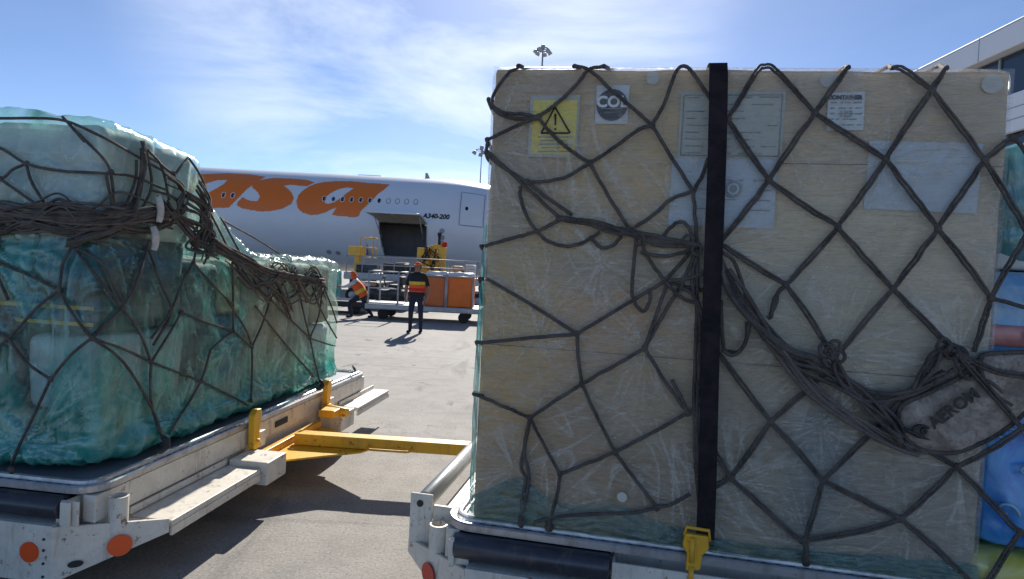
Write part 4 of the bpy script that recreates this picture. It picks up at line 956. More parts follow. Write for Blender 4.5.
LS = [
 [(-30, 118), (3, 119), (35, 119), (68, 122), (100, 136), (135, 156), (160, 170)], [(68, 122), (84, 138), (104, 160), (110, 176), (113, 205)], [(64, 118), (70, 124), (86, 142)],
 [(-30, 140), (3, 149), (28, 164), (60, 171), (95, 173), (130, 176), (165, 190)], [(28, 164), (14, 170), (3, 179), (-30, 190)], [(28, 165), (33, 182), (45, 202)], [(3, 180), (20, 192), (40, 206)], [(-30, 170), (3, 178)],
 [(105, 172), (108, 190), (112, 210)], [(140, 141), (145, 160), (140, 180), (130, 205)], [(142, 141), (148, 165), (150, 188), (140, 210)], [(146, 150), (160, 166), (168, 200)], [(135, 160), (134, 180), (124, 206)],
 [(187, 158), (179, 167), (172, 174), (158, 163), (148, 158)], [(172, 174), (180, 190), (194, 202), (206, 214)], [(187, 158), (197, 172), (205, 190), (211, 212)], [(150, 190), (172, 197), (190, 212)], [(195, 190), (210, 215), (226, 246)], [(205, 192), (222, 222), (240, 255)],
 [(75, 245), (70, 252), (64, 264), (62, 280), (60, 290)], [(-30, 240), (0, 262), (30, 275), (60, 290)], [(76, 248), (96, 276), (120, 308)], [(120, 308), (132, 290), (142, 262), (148, 240)], [(120, 308), (98, 332), (92, 338)], [(120, 308), (136, 328), (150, 362)], [(60, 290), (38, 308), (10, 338), (-30, 370)],
 [(60, 290), (75, 315), (92, 338)], [(148, 250), (160, 285), (170, 312), (152, 345)], [(192, 263), (180, 285), (169, 312), (150, 338)], [(192, 263), (212, 285), (232, 305)], [(192, 263), (196, 245), (200, 230)],
 [(10, 338), (28, 362), (52, 379)], [(52, 379), (72, 355), (92, 338)], [(52, 379), (32, 422), (10, 468)], [(92, 338), (122, 362), (150, 407), (163, 443)], [(92, 338), (120, 348), (150, 362)], [(150, 362), (149, 382), (151, 408), (160, 435)],
 [(150, 362), (176, 372), (200, 381)], [(200, 381), (222, 392), (247, 405)], [(200, 381), (188, 402), (168, 434)], [(200, 381), (205, 366), (209, 350)], [(150, 362), (170, 330), (180, 312)], [(180, 312), (205, 322), (232, 331)],
 [(232, 331), (232, 300), (231, 262)], [(232, 331), (251, 347)], [(251, 347), (251, 372), (250, 400)], [(209, 350), (220, 340), (232, 331)], [(251, 347), (262, 322), (269, 299)], [(232, 262), (250, 282), (269, 299)], [(269, 299), (290, 320), (309, 338)], [(269, 299), (285, 280), (296, 266)],
 [(309, 338), (314, 362), (320, 384)], [(254, 306), (285, 345), (318, 382)], [(309, 338), (318, 315), (322, 285)], [(309, 338), (330, 345), (341, 346)], [(311, 285), (320, 310), (340, 345), (353, 366)], [(322, 285), (332, 310), (341, 340)],
 [(226, 300), (245, 330), (251, 347)], [(296, 280), (302, 310), (309, 338)], [(272, 270), (278, 290), (290, 318)],
 [(10, 338), (-6, 330), (-30, 320)], [(78, 248), (100, 262), (120, 300)], [(0, 232), (-5, 262), (10, 300)]]
for i, sg in enumerate(LS):
    p = lpath(sg)
    if len(p) > 2: nl.tube(p, .0072, 7)
for q in ((28, 164), (60, 290), (120, 308), (92, 338), (150, 362), (200, 381), (52, 379), (232, 331), (251, 347), (269, 299), (309, 338), (192, 263), (172, 174), (169, 312), (110, 172), (180, 312)):
    h = hitL(*q)
    if h is not None: knot(nl, h, .015)
# the mesh carries on over the rest of the stack, outside the photograph
def seg_near(a, b):
    o_ = []
    for i in range(9):
        f_ = LB.find_nearest(V(a).lerp(V(b), i / 8), .8)
        if f_[0] is not None: o_.append(f_[0] + f_[1] * .012)
    if len(o_) > 2: nl.tube(o_, .0072, 7)
def lattice(x0, n, dx, zs):
    for i in range(n):
        for j in range(len(zs) - 1):
            if (i + j) % 2 == 0: seg_near((x0 - i * dx, .14, zs[j]), (x0 - (i + 1) * dx, .14, zs[j + 1]))
            else: seg_near((x0 - (i + 1) * dx, .14, zs[j]), (x0 - i * dx, .14, zs[j + 1]))
lattice(-.86, 7, .26, (.60, .86, 1.12, 1.38, 1.64, 1.92, 2.22))
rb_ = random.Random(8)
for c in range(12):
    o_ = []; ph = rb_.uniform(0, 6)
    for i in range(26):
        f_ = LB.find_nearest(V((-.72 - i * .078, .14, 1.67 + .05 * math.sin(ph + i * .35) + rb_.uniform(-.008, .008))), .8)
        if f_[0] is not None: o_.append(f_[0] + f_[1] * (.014 + .004 * (c % 5)))
    nl.tube(o_, .0075, 7)
# ends hooked into the pallet rim
for q, yy in (((163, 443), .93), ((250, 400), 1.60), ((320, 384), 2.45), ((353, 366), 2.98), ((10, 468), -1)):
    h = hitL(*q) or (FLi @ atz(q[0], q[1], .60))
    e = FLi @ atz(q[0] + 2, q[1] + 4, .575)
    nl.tube([h, e], .012, 8)
nl.build('netting', M['rope'], ln)
def lbundle(px, n, spread, r, mat, seed, name='rope_bundle', k=10):
    rnd = random.Random(seed); m_ = MB()
    for c in range(n):
        oy = rnd.gauss(0, spread); ph = rnd.uniform(0, 6); fr = rnd.uniform(.5, 1.6)
        pts = [(x + rnd.gauss(0, spread * .4), y + oy * (.6 + .5 * math.sin(ph + fr * i)) + spread * .5 * math.sin(ph * 2 + i * fr)) for i, (x, y) in enumerate(px)]
        p = lpath(pts, .014 + .004 * (c % 6), k)
        if len(p) > 3: m_.tube(p, r * rnd.uniform(.75, 1.25), 7)
    return m_.build(name, mat, ln)
lbundle([(-60, 212), (-20, 214), (10, 213), (40, 214), (80, 216), (110, 216), (145, 212), (170, 214)], 15, 7, .0085, M['rope'], 1)
lbundle([(-60, 206), (-20, 208), (10, 208), (40, 210), (80, 214), (120, 214), (160, 212)], 7, 8, .0075, M['rope_light'], 2)
lbundle([(70, 243), (90, 236), (115, 226), (140, 218), (160, 214)], 6, 4, .008, M['rope'], 3)
lbundle([(78, 240), (100, 232), (130, 222), (152, 214)], 4, 3, .007, M['rope_light'], 31)
lbundle([(-40, 216), (0, 210), (30, 222), (60, 206), (90, 220), (120, 208), (150, 220)], 9, 9, .006, M['rope'], 41)
lbundle([(4, 234), (30, 226), (70, 234), (100, 226), (140, 232), (168, 222)], 6, 5, .006, M['rope'], 42)
lbundle([(166, 178), (186, 196), (176, 216), (200, 226), (188, 244), (214, 252)], 7, 8, .006, M['rope'], 43)
lbundle([(196, 186), (208, 206), (200, 222), (210, 240), (204, 262)], 7, 6, .006, M['rope'], 44)
lbundle([(246, 262), (262, 280), (282, 268), (296, 286), (312, 270), (326, 292)], 8, 7, .0058, M['rope'], 45)
lbundle([(226, 256), (246, 274), (262, 296), (276, 280), (290, 310)], 6, 7, .0055, M['rope_light'], 46)
lbundle([(142, 148), (141, 165), (136, 190), (130, 214)], 5, 4, .0085, M['rope'], 4)
lbundle([(160, 200), (178, 222), (196, 240), (212, 246), (240, 262)], 8, 6, .0085, M['rope'], 5)
lbundle([(186, 195), (202, 208), (206, 226), (196, 246)], 7, 5, .0085, M['rope'], 6)
lbundle([(206, 236), (228, 252), (248, 264), (266, 272), (290, 276), (322, 280)], 9, 4, .0085, M['rope'], 7)
lbundle([(236, 268), (252, 286), (266, 284), (280, 300), (300, 290)], 6, 6, .007, M['rope'], 8)
lbundle([(290, 270), (300, 292), (310, 300), (318, 284)], 6, 6, .007, M['rope_light'], 9)
# cords from the high stack down to the low one, hanging free
fr_ = MB(); 
def free(x, y, X): # point at local x distance
    d = FLi.to_3x3() @ ray(x, y); return CAML + d * ((X - CAML.x) / d.x)
fr_.tube(catmull([hitL(200, 205) or free(200, 205, -.3), free(226, 222, -.32), free(258, 240, -.3), free(292, 262, -.2)], 6), .007, 7)
fr_.build('loose_cord', M['rope_light'], ln)
for q0, q1, w_ in (((153, 196), (154, 222), .018), ((148, 226), (149, 250), .018)):
    a_, b_ = hitL(*q0, .05), hitL(*q1, .05)
    if a_ and b_:
        t_ = MB(); t_.tube(catmull([a_, a_.lerp(b_, .3) + V((.012, 0, 0)), a_.lerp(b_, .7) + V((.004, .01, 0)), b_], 5), [w_ * (.5 + .5 * math.sin(PI * (i + 1) / 17) ** .4) for i in range(16)], 10, flat=.45)
        t_.build('frayed_tag', M['offwhite_cloth'], ln)
for (qx, qy) in ((163, 446), (320, 386)):
    h = FLi @ atz(qx, qy, .59); f_ = MB()
    f_.tube([h + V((-.01, 0, .05)), h + V((.012, .01, .03)), h + V((.02, .0, .0)), h + V((.005, -.02, -.02)), h + V((-.005, -.05, -.018))], [.012, .018, .02, .016, .01], 10); f_.build('rim_hook', M['dark'], ln)

# ------------------------------------------------------------------ aircraft
AY, AZC, AR = 37.6, 4.10, 3.0
jet = empty('airliner', T(0, AY, 0), 'white wide body airliner with large orange asa lettering and open cargo door', 'airliner')
def prof_r(x):                          # (radius factor, centre drop)
    if x > -4.6:
        u = min(1, (x + 4.6) / 8.6); return math.sqrt(max(0, 1 - u ** 2.3)), -.75 * u ** 2
    if x < -42:
        u = (-42 - x) / 22; return max(.04, 1 - .9 * u), 1.5 * u
    return 1, 0
def cyl_hit(px, py, dr=0.0):
    d = ray(px, py); o = V((0, 0, CAM.z)); r = AR + dr
    for _ in range(3):
        a = d.y * d.y + d.z * d.z; b = 2 * (-AY * d.y + (o.z - AZC) * d.z); c = AY * AY + (o.z - AZC) ** 2 - r * r
        D = b * b - 4 * a * c; t = (-b - math.sqrt(max(0, D))) / (2 * a); p = CAM + d * t
        k, dz = prof_r(p.x); r = (AR) * k + dr
    return p
def on_skin(x, ang, dr=0.0):             # ang: 0 = straight to the camera side, positive up
    k, dz = prof_r(x); r = AR * k + dr
    return V((x, -r * math.cos(ang), AZC + dz + r * math.sin(ang)))
pD = [cyl_hit(x, y) for x, y in ((379, 222), (427, 222), (383, 257), (425, 258))]
dx0, dx1 = pD[0].x, pD[1].x
za, zb = pD[0].z, pD[3].z
angs = lambda z: math.asin((z - AZC) / AR)
aT, aB = angs(za), angs(zb)
xs = sorted(set([round(-64 + i * 1.0, 3) for i in range(22)] + [round(-42 + i * .7, 3) for i in range(50)] + [round(-6.5 + i * .3, 3) for i in range(32)] + [3.1, 3.4, 3.7, 3.9, 3.98] + [round(dx0 + (dx1 - dx0) * i / 24, 4) for i in range(25)]))
xs = [x for x in xs if not (dx0 < x < dx1 and all(abs(x - (dx0 + (dx1 - dx0) * i / 24)) > .002 for i in range(25)))]
NA = 32; sa = [aB + (aT - aB) * i / 24 for i in range(25)]
rest = [aT + (2 * PI - (aT - aB)) * i / 96 for i in range(1, 96)]
A_ = sa + rest; vs = [on_skin(x, a) for x in xs for a in A_]; k = len(A_); fs = []
def open_(x, a):
    if not (dx0 < x < dx1 and aB < a < aT): return False
    u = (x - dx0) / (dx1 - dx0); v_ = (a - aB) / (aT - aB); cr = .10
    if u < .10 * (1 - v_) ** 1.4: return False
    for cu, cv_ in ((1 - cr, 1 - cr), (1 - cr, cr)):
        if u > cu and ((v_ > cv_) if cv_ > .5 else (v_ < cv_)) and math.hypot(u - cu, v_ - cv_) > cr: return False
    return True
for i in range(len(xs) - 1):
    for j in range(k):
        a0, a1 = A_[j], (A_[j + 1] if j < k - 1 else A_[0] + 2 * PI)
        if j < 24 and open_((xs[i] + xs[i + 1]) / 2, (a0 + a1) / 2): continue
        fs.append([i * k + j, (i + 1) * k + j, (i + 1) * k + (j + 1) % k, i * k + (j + 1) % k])
MB().add(vs, fs, 0, True).build('fuselage', M['jet_white'], jet)
# cargo hold behind the opening
hb = MB(); x0, x1, y0, y1, z0, z1 = dx0 - .7, dx1 + .7, -AR + .25, .6, zb - .02, za + .10
q = [(x0, y0, z0), (x1, y0, z0), (x1, y1, z0), (x0, y1, z0), (x0, y0, z1), (x1, y0, z1), (x1, y1, z1), (x0, y1, z1)]
hb.add(q, [[0, 1, 2, 3], [4, 5, 6, 7], [3, 2, 6, 7], [0, 3, 7, 4], [1, 2, 6, 5]])
for i in range(9): hb.box(x0 + .2 + i * .5, x0 + .26 + i * .5, y1 - .06, y1 - .004, z0 + .01, z1 - .01, .0)
hb.build('cargo_hold', M['hold'], jet)
# door frame lip
lip = MB(); lp = []
for i in range(25): lp.append(on_skin(dx0 + (dx1 - dx0) * (.10 * (1 - i / 24) ** 1.4), aB + (aT - aB) * i / 24, .0))
lip.tube(lp, .03, 6); lip.tube([on_skin(dx1, aB + (aT - aB) * (.1 + .8 * i / 12)) for i in range(13)], .03, 6)
lip.tube([on_skin(dx0 + (dx1 - dx0) * (.1 + .8 * i / 6), aB) for i in range(7)], .035, 6); lip.build('door_frame', M['jet_grey'], jet)
# open door hinged along the top, swung up and outwards
P0, P1 = on_skin(dx0 + .02, aT, .02), on_skin(dx1 - .02, aT, .02)
def dpt(u, v_, h): # u along x, v outwards 0..1
    w_ = 1.85; z = .36 * v_ ** .8 + .05 * math.sin(PI * v_); ex = .24 * v_
    return V((P0.x - ex * 1.6 + (P1.x - P0.x + ex * 1.1) * u, P0.y - w_ * v_, P0.z + z + h))
n1, n2 = 12, 8
for nm, h, mt in (('door_lining', .0, M['door_in']), ('cargo_door', .06, M['jet_white'])):
    m_ = MB(); m_.add([dpt(i / n1, j / n2, h) for i in range(n1 + 1) for j in range(n2 + 1)], [[i * (n2 + 1) + j, (i + 1) * (n2 + 1) + j, (i + 1) * (n2 + 1) + j + 1, i * (n2 + 1) + j + 1] for i in range(n1) for j in range(n2)], 0, True)
    if nm == 'cargo_door':
        for c in ([dpt(u / 12, 1, .03) for u in range(13)], [dpt(0, v_ / 8, .03) for v_ in range(9)], [dpt(1, v_ / 8, .03) for v_ in range(9)]): m_.tube(c, .045, 8)
    else:
        for u in (.48,): m_.tube([dpt(u, v_ / 8, -.02) for v_ in range(9)], .035, 6)
    m_.build(nm, mt, jet)
for u in (.06, .94):
    MB().tube([dpt(u, .62, -.01), on_skin(P0.x + (P1.x - P0.x) * u, aT - .30, .01)], .03, 8).build('door_strut', M['jet_grey'], jet)
# passenger windows
def window(px, py, mat, ring):
    c = cyl_hit(px, py); a = math.asin(max(-1, min(1, (c.z - AZC) / AR))); n = 18; m_ = MB(); vs = [];
    for i in range(n):
        t = 2 * PI * i / n; vs.append(on_skin(c.x + .115 * math.cos(t), a + .17 / AR * math.sin(t), .012))
    m_.add(vs, [list(range(n))]); o = m_.build('window', mat, jet)
    MB().tube(vs, .022, 6, closed=True).build('window_frame', M['jet_grey'] if ring else M['jet_white'], o)
for i in range(33):
    px = 415.8 - 9.15 * i; py = 202 - .0232 * 9.15 * i * 1.55
    if i in (4, 5, 7, 8): m_ = M['jet_dark']
    elif i == 9: m_ = M['jet_blue']
    elif i in (0, 1, 2, 3): m_ = M['jet_white']
    else: m_ = M['jet_dark'] if i in (6, 10, 20, 21, 26, 27) else None
    if m_ is None: continue
    window(px, py, m_, i < 4)
# forward door
c0, c1 = cyl_hit(462, 192), cyl_hit(483, 226); at0, at1 = math.asin((c0.z - AZC) / AR), math.asin((c1.z - AZC) / AR)
dm = MB(); m1, m2 = 8, 14
dm.add([on_skin(c0.x + (c1.x - c0.x) * i / m1, at1 + (at0 - at1) * j / m2, .014) for i in range(m1 + 1) for j in range(m2 + 1)], [[i * (m2 + 1) + j, (i + 1) * (m2 + 1) + j, (i + 1) * (m2 + 1) + j + 1, i * (m2 + 1) + j + 1] for i in range(m1) for j in range(m2)], 0, True)
dr = dm.build('forward_door', M['jet_white'], jet)
ring = [on_skin(c0.x + (c1.x - c0.x) * i / 8, at1, .016) for i in range(9)] + [on_skin(c1.x, at1 + (at0 - at1) * i / 10, .016) for i in range(1, 11)] + [on_skin(c1.x - (c1.x - c0.x) * i / 8, at0, .016) for i in range(1, 9)] + [on_skin(c0.x, at0 - (at0 - at1) * i / 10, .016) for i in range(1, 10)]
MB().tube(ring, .026, 6, closed=True).build('door_seam', M['jet_grey'], dr)
cw = cyl_hit(466.8, 208); aw = math.asin((cw.z - AZC) / AR)
MB().add([on_skin(cw.x + .09 * math.cos(t), aw + .13 / AR * math.sin(t), .024) for t in [2 * PI * i / 16 for i in range(16)]], [list(range(16))]).build('door_window', M['jet_dark'], dr)
for px, py in ((442, 231), (442, 237.5), (442, 243), (329, 252), (338, 253)):
    c = cyl_hit(px, py, .01); n_ = V((0, c.y - AY, c.z - AZC)).normalized(); disc(c - V((0, AY, 0)), n_, .15, .01, 18).build('service_panel', M['jet_grey'], jet)
# lettering
def S(ox, oy, sc, pts): return [(ox + x / sc, oy + y / sc) for x, y in pts]
A1 = S(195, 160, 8.91, [(0, 130), (105, 125), (300, 118), (500, 130), (630, 150), (575, 180), (510, 225), (460, 262), (400, 325), (340, 385), (300, 425), (190, 427), (100, 430), (0, 400), (-90, 340), (-60, 220), (-40, 160)])
H1 = S(195, 160, 8.91, [(-60, 330), (30, 250), (110, 205), (200, 180), (292, 178), (255, 215), (195, 252), (125, 290), (40, 322), (0, 335)])
S1 = [(253.4, 184), (257, 181.5), (262.3, 179.6), (273.6, 178), (290.4, 178.5), (300.3, 179.2), (308.5, 180.3), (314.6, 182.8), (307.4, 186), (298, 185.5), (290, 184.8), (283.7, 185.8), (288, 189), (291.5, 192.5), (294, 198), (291.5, 203.8), (282.5, 208.8), (271.3, 211), (262, 211.5), (253.4, 210.6), (242, 208.3), (236.5, 205), (238, 201.5), (243, 197), (245.5, 199), (250, 200.6), (257.5, 201), (260, 197), (258, 192.5), (253.5, 188.5), (251.5, 186.5)]
A2 = S(290, 170, 9.75, [(240, 137), (330, 118), (450, 108), (600, 110), (800, 130), (975, 140), (920, 190), (850, 240), (800, 300), (750, 345), (690, 400), (675, 440), (655, 460), (600, 460), (408, 440), (455, 365), (400, 385), (350, 412), (280, 435), (200, 440), (120, 415), (75, 370), (62, 310), (80, 250), (120, 205), (180, 165)])
H2 = S(290, 170, 9.75, [(340, 322), (370, 332), (430, 315), (500, 270), (560, 220), (622, 180), (560, 170), (480, 185), (400, 222), (350, 265)])
def poly_smooth(P):
    return P
def letter(name, P, H=None):
    # measure: pixel outline -> (x, angle) outline on the fuselage skin
    def conv(Q):
        o = []
        for x, y in Q:
            c = cyl_hit(x, y); o.append((c.x, math.asin(max(-1, min(1, (c.z - AZC) / AR))) * AR))
        return o
    O = conv(P); Hh = conv(H) if H else None; m_ = MB(); st_ = .035
    xs_ = [p[0] for p in O]; ys_ = [p[1] for p in O]; nx = int((max(xs_) - min(xs_)) / st_); ny = int((max(ys_) - min(ys_)) / st_); idx = {}
    vs = []; fs = []
    def vid(i, j):
        if (i, j) not in idx: idx[(i, j)] = len(vs); vs.append(on_skin(min(xs_) + i * st_, (min(ys_) + j * st_) / AR, .009))
        return idx[(i, j)]
    for i in range(nx + 1):
        for j in range(ny + 1):
            p = (min(xs_) + (i + .5) * st_, min(ys_) + (j + .5) * st_)
            if inside(p, O) and not (Hh and inside(p, Hh)): fs.append([vid(i, j), vid(i + 1, j), vid(i + 1, j + 1), vid(i, j + 1)])
    m_.add(vs, fs, 0, True); return m_.build(name, M['jet_orange'], jet)
letter('painted_letter', A1, H1); letter('painted_letter', S1); letter('painted_letter', A2, H2)
ct = cyl_hit(436, 216.5); tm = text_mb('A340-200', .38, .002, .016, .2)
tm.v = [tuple(on_skin(ct.x + p[0], math.asin((ct.z - AZC) / AR) + p[1] / AR, .012)) for p in tm.v]; tm.build('type_lettering', M['ink'], jet)
an = MB()
for x_ in (424.5,):
    c = cyl_hit(x_, 182); an.poly([(c.x - .2, -.02, AZC + AR - .05), (c.x + .15, -.02, AZC + AR - .05), (c.x - .05, -.02, AZC + AR + .38), (c.x - .2, -.02, AZC + AR + .38)], .04, (0, 1, 0))
an.build('antenna', M['jet_grey'], jet)
c = cyl_hit(369, 176); MB().poly([(c.x - .9, -.2, AZC + AR - .06), (c.x + .8, -.2, AZC + AR - .06), (c.x + .6, -.2, AZC + AR + .05), (c.x - .8, -.2, AZC + AR + .05)], .4, (0, 1, 0), b=.02).build('antenna_fairing', M['jet_white'], jet)
for i, (xa, xb, a0_, a1_) in enumerate(((1.55, 2.15, .42, .72), (2.22, 2.75, .46, .80), (2.82, 3.25, .52, .95))):
    MB().add([on_skin(xa, a0_, .015), on_skin(xb, a0_, .015), on_skin(xb, a1_, .015), on_skin(xa + .1, a1_, .015)], [[0, 1, 2, 3]]).build('cockpit_window', M['jet_dark'], jet)
# wing, engine, fin and gear: mostly hidden behind the left load
MB().poly([(-21, -AR + .4, 2.5), (-28, -AR + .4, 2.3), (-41, -29, 3.9), (-43.5, -29, 3.9), (-43.5, -27, 3.9), (-34, -AR - 3, 2.7), (-33, -AR + .4, 2.4)][::-1], .35, b=.05).build('wing', M['jet_white'], jet)
MB().poly([(-55, -.15, 6.2), (-62, -.15, 14.5), (-66, -.15, 14.5), (-63, -.15, 6.0)], .3, (0, 1, 0), b=.04).build('tail_fin', M['jet_orange'], jet)
MB().tube([(-24.0, -9.4, 1.95), (-24.3, -9.4, 1.95), (-26, -9.4, 1.95), (-28.2, -9.4, 2.0), (-29.5, -9.4, 2.05)], [.92, 1.02, 1.08, .92, .6], 32).build('engine', M['jet_white'], jet)
gr = MB().tube([(-1.6, 0, .5), (-1.6, 0, 1.6)], .11, 12); gr.build('nose_leg', M['jet_grey'], jet)
for y in (-.28, .28): MB().cyl((-1.6, y - .14, .5), (-1.6, y + .14, .5), .5, 28).build('nose_wheel', M['rubber'], jet)
for y in (-5.2, 5.2):
    MB().tube([(-31, y, .6), (-31, y, 2.4)], .16, 12).build('main_leg', M['jet_grey'], jet)
    for dx in (-.7, .7): MB().cyl((-31 + dx, y - .5, .62), (-31 + dx, y + .5, .62), .62, 28).build('main_wheel', M['rubber'], jet)

# ------------------------------------------------------------------ people
BODY = {}
def person(Mw, label, J, B, mats, group='ground crew by the loader'):
    """J: joint -> (x,y,z,r); B: (a, b, material index); one continuous skinned body; root joint first"""
    root = empty('person', Mw, label, 'person', None)
    names = list(J); me = bpy.data.meshes.new('body'); me.from_pydata([J[n][:3] for n in names], [(names.index(a), names.index(b)) for a, b, _ in B], [])
    o = bpy.data.objects.new('body_tmp', me); COL.objects.link(o)
    sk = o.modifiers.new('s', 'SKIN'); sk.use_smooth_shade = True
    for i, n in enumerate(names):
        d = me.skin_vertices[0].data[i]; rr = J[n][3]; d.radius = rr if isinstance(rr, tuple) else (rr, rr)
    me.skin_vertices[0].data[0].use_root = True
    sd = o.modifiers.new('d', 'SUBSURF'); sd.levels = 2
    m2 = bpy.data.meshes.new_from_object(o.evaluated_get(bpy.context.evaluated_depsgraph_get()))
    bpy.data.objects.remove(o); bpy.data.meshes.remove(me)
    m2.materials.clear()
    for m in mats: m2.materials.append(m)
    segs = [(V(J[a][:3]), V(J[b][:3]), mi) for a, b, mi in B]
    for p in m2.polygons:
        c = p.center; best = (9, 0)
        for a, b, mi in segs:
            ab = b - a; t = max(0, min(1, (c - a).dot(ab) / max(ab.length_squared, 1e-9))); dd = (c - a - ab * t).length
            if dd < best[0]: best = (dd, mi)
        p.material_index = best[1]; p.use_smooth = True
    ob = bpy.data.objects.new('body', m2); COL.objects.link(ob); ob.parent = root
    return root
def hand(J, B, wrist, side, d, skin, pre, palm_n=V((0, -1, 0))):
    """palm and five unequal, slightly curled fingers; d = direction of the hand, side = thumb side"""
    w_ = V(J[wrist][:3]); d = d.normalized(); s_ = side.normalized(); c_ = d.cross(s_)
    p = w_ + d * .055; J[pre + 'palm'] = (*p, .028); B.append((wrist, pre + 'palm', skin))
    for i, (o_, ln_) in enumerate(((.026, .072), (.009, .082), (-.009, .076), (-.026, .06))):
        k = p + d * .035 + s_ * o_; m_ = k + d * ln_ * .5 + c_ * .010; e = m_ + d * ln_ * .42 + c_ * .026
        for nm, q, r_ in (('k', k, .0105), ('m', m_, .009), ('e', e, .0075)): J[f'{pre}{nm}{i}'] = (*q, r_)
        B += [(pre + 'palm', f'{pre}k{i}', skin), (f'{pre}k{i}', f'{pre}m{i}', skin), (f'{pre}m{i}', f'{pre}e{i}', skin)]
    t0 = w_ + d * .035 + s_ * .034; t1 = t0 + d * .034 + s_ * .022; t2 = t1 + d * .026 + s_ * .004 + c_ * .01
    for nm, q, r_ in (('t0', t0, .013), ('t1', t1, .011), ('t2', t2, .009)): J[pre + nm] = (*q, r_)
    B += [(pre + 'palm', pre + 't0', skin), (pre + 't0', pre + 't1', skin), (pre + 't1', pre + 't2', skin)]
def ellipse_shell(rings, mats, name, parent, seed=1):
    """rings: (centre, rx, ry, material index, tilt) lofted as a garment shell"""
    n = 28; vs = []; mb = MB()
    for k, (c, rx, ry, mi, *ax) in enumerate(rings):
        u, v_ = ax if ax else (V((1, 0, 0)), V((0, 1, 0)))
        for i in range(n):
            t = 2 * PI * i / n; f = 1 + .05 * noise.noise(V((math.cos(t) * 2, math.sin(t) * 2, k * .5 + seed)))
            cx = math.copysign(abs(math.cos(t)) ** .8, math.cos(t)); cy = math.copysign(abs(math.sin(t)) ** .8, math.sin(t))
            vs.append(V(c) + u * (rx * cx * f) + v_ * (ry * cy * f))
    b = len(mb.v); mb.v = [tuple(p) for p in vs]
    for k in range(len(rings) - 1):
        for i in range(n): mb.f.append([k * n + i, k * n + (i + 1) % n, (k + 1) * n + (i + 1) % n, (k + 1) * n + i]); mb.m.append(rings[k][3]); mb.sm.append(True)
    return mb.build(name, mats, parent)
def head_bits(root, c, fwd, up, hair_mat, cap_mat, hood=False):
    """eyes, brows, nose, mouth, ears and head covering round head centre c"""
    fwd = fwd.normalized(); up = (up - fwd * up.dot(fwd)).normalized(); rt = fwd.cross(up); F_ = lambda a, b, d: c + fwd * a + rt * b + up * d
    def ball(p, r, sc, name, mat, sub=2):
        bm = bmesh.new(); bmesh.ops.create_icosphere(bm, subdivisions=sub, radius=r)
        for v in bm.verts: v.co = p + fwd * v.co.x * sc[0] + rt * v.co.y * sc[1] + up * v.co.z * sc[2]
        return MB().bm(bm, 0, None, True).build(name, mat, root)
    for s_ in (-1, 1):
        ball(F_(.082, s_ * .031, .004), .010, (.6, 1.2, .8), 'eye', M['ink']); ball(F_(.088, s_ * .031, .024), .012, (.4, 1.5, .3), 'eyebrow', M['ink'])
        ball(F_(.0, s_ * .084, -.002), .024, (.8, .4, 1.2), 'ear', M['skin'])
    ball(F_(.096, 0, -.020), .015, (1.0, .8, 1.4), 'nose', M['skin']); ball(F_(.086, 0, -.050), .014, (.5, 1.7, .4), 'mouth', M['hi_red'])
    bm = bmesh.new(); bmesh.ops.create_uvsphere(bm, u_segments=24, v_segments=14, radius=.104)
    cut = -.01 if hood else .038
    bmesh.ops.bisect_plane(bm, geom=bm.verts[:] + bm.edges[:] + bm.faces[:], plane_co=(0, 0, cut), plane_no=(0, 0, -1), clear_outer=True)
    for v in bm.verts:
        q = v.co
        if hood and q.x > .05: q.x = .05 + (q.x - .05) * .2
        v.co = c + fwd * q.x + rt * q.y * .92 + up * q.z * 1.12
    MB().bm(bm, 0, None, True).build('cap', cap_mat, root)
    if not hood:
        MB().poly([F_(.06, -.075, .045), F_(.06, .075, .045), F_(.13, .06, .034), F_(.165, .0, .030), F_(.13, -.06, .034)], .008, up, b=.002).build('cap_brim', cap_mat, root)
        bm = bmesh.new(); bmesh.ops.create_uvsphere(bm, u_segments=20, v_segments=12, radius=.099)
        bmesh.ops.bisect_plane(bm, geom=bm.verts[:] + bm.edges[:] + bm.faces[:], plane_co=(.015, 0, 0), plane_no=(1, 0, .35), clear_outer=True)
        for v in bm.verts: v.co = c + fwd * v.co.x + rt * v.co.y * .93 + up * (v.co.z * 1.0 + .0)
        MB().bm(bm, 0, None, True).build('hair', hair_mat, root)
    else:
        MB().tube([F_(-.03, 0, -.10), F_(-.02, 0, -.03)], [.085, .10], 16).build('hood', cap_mat, root)

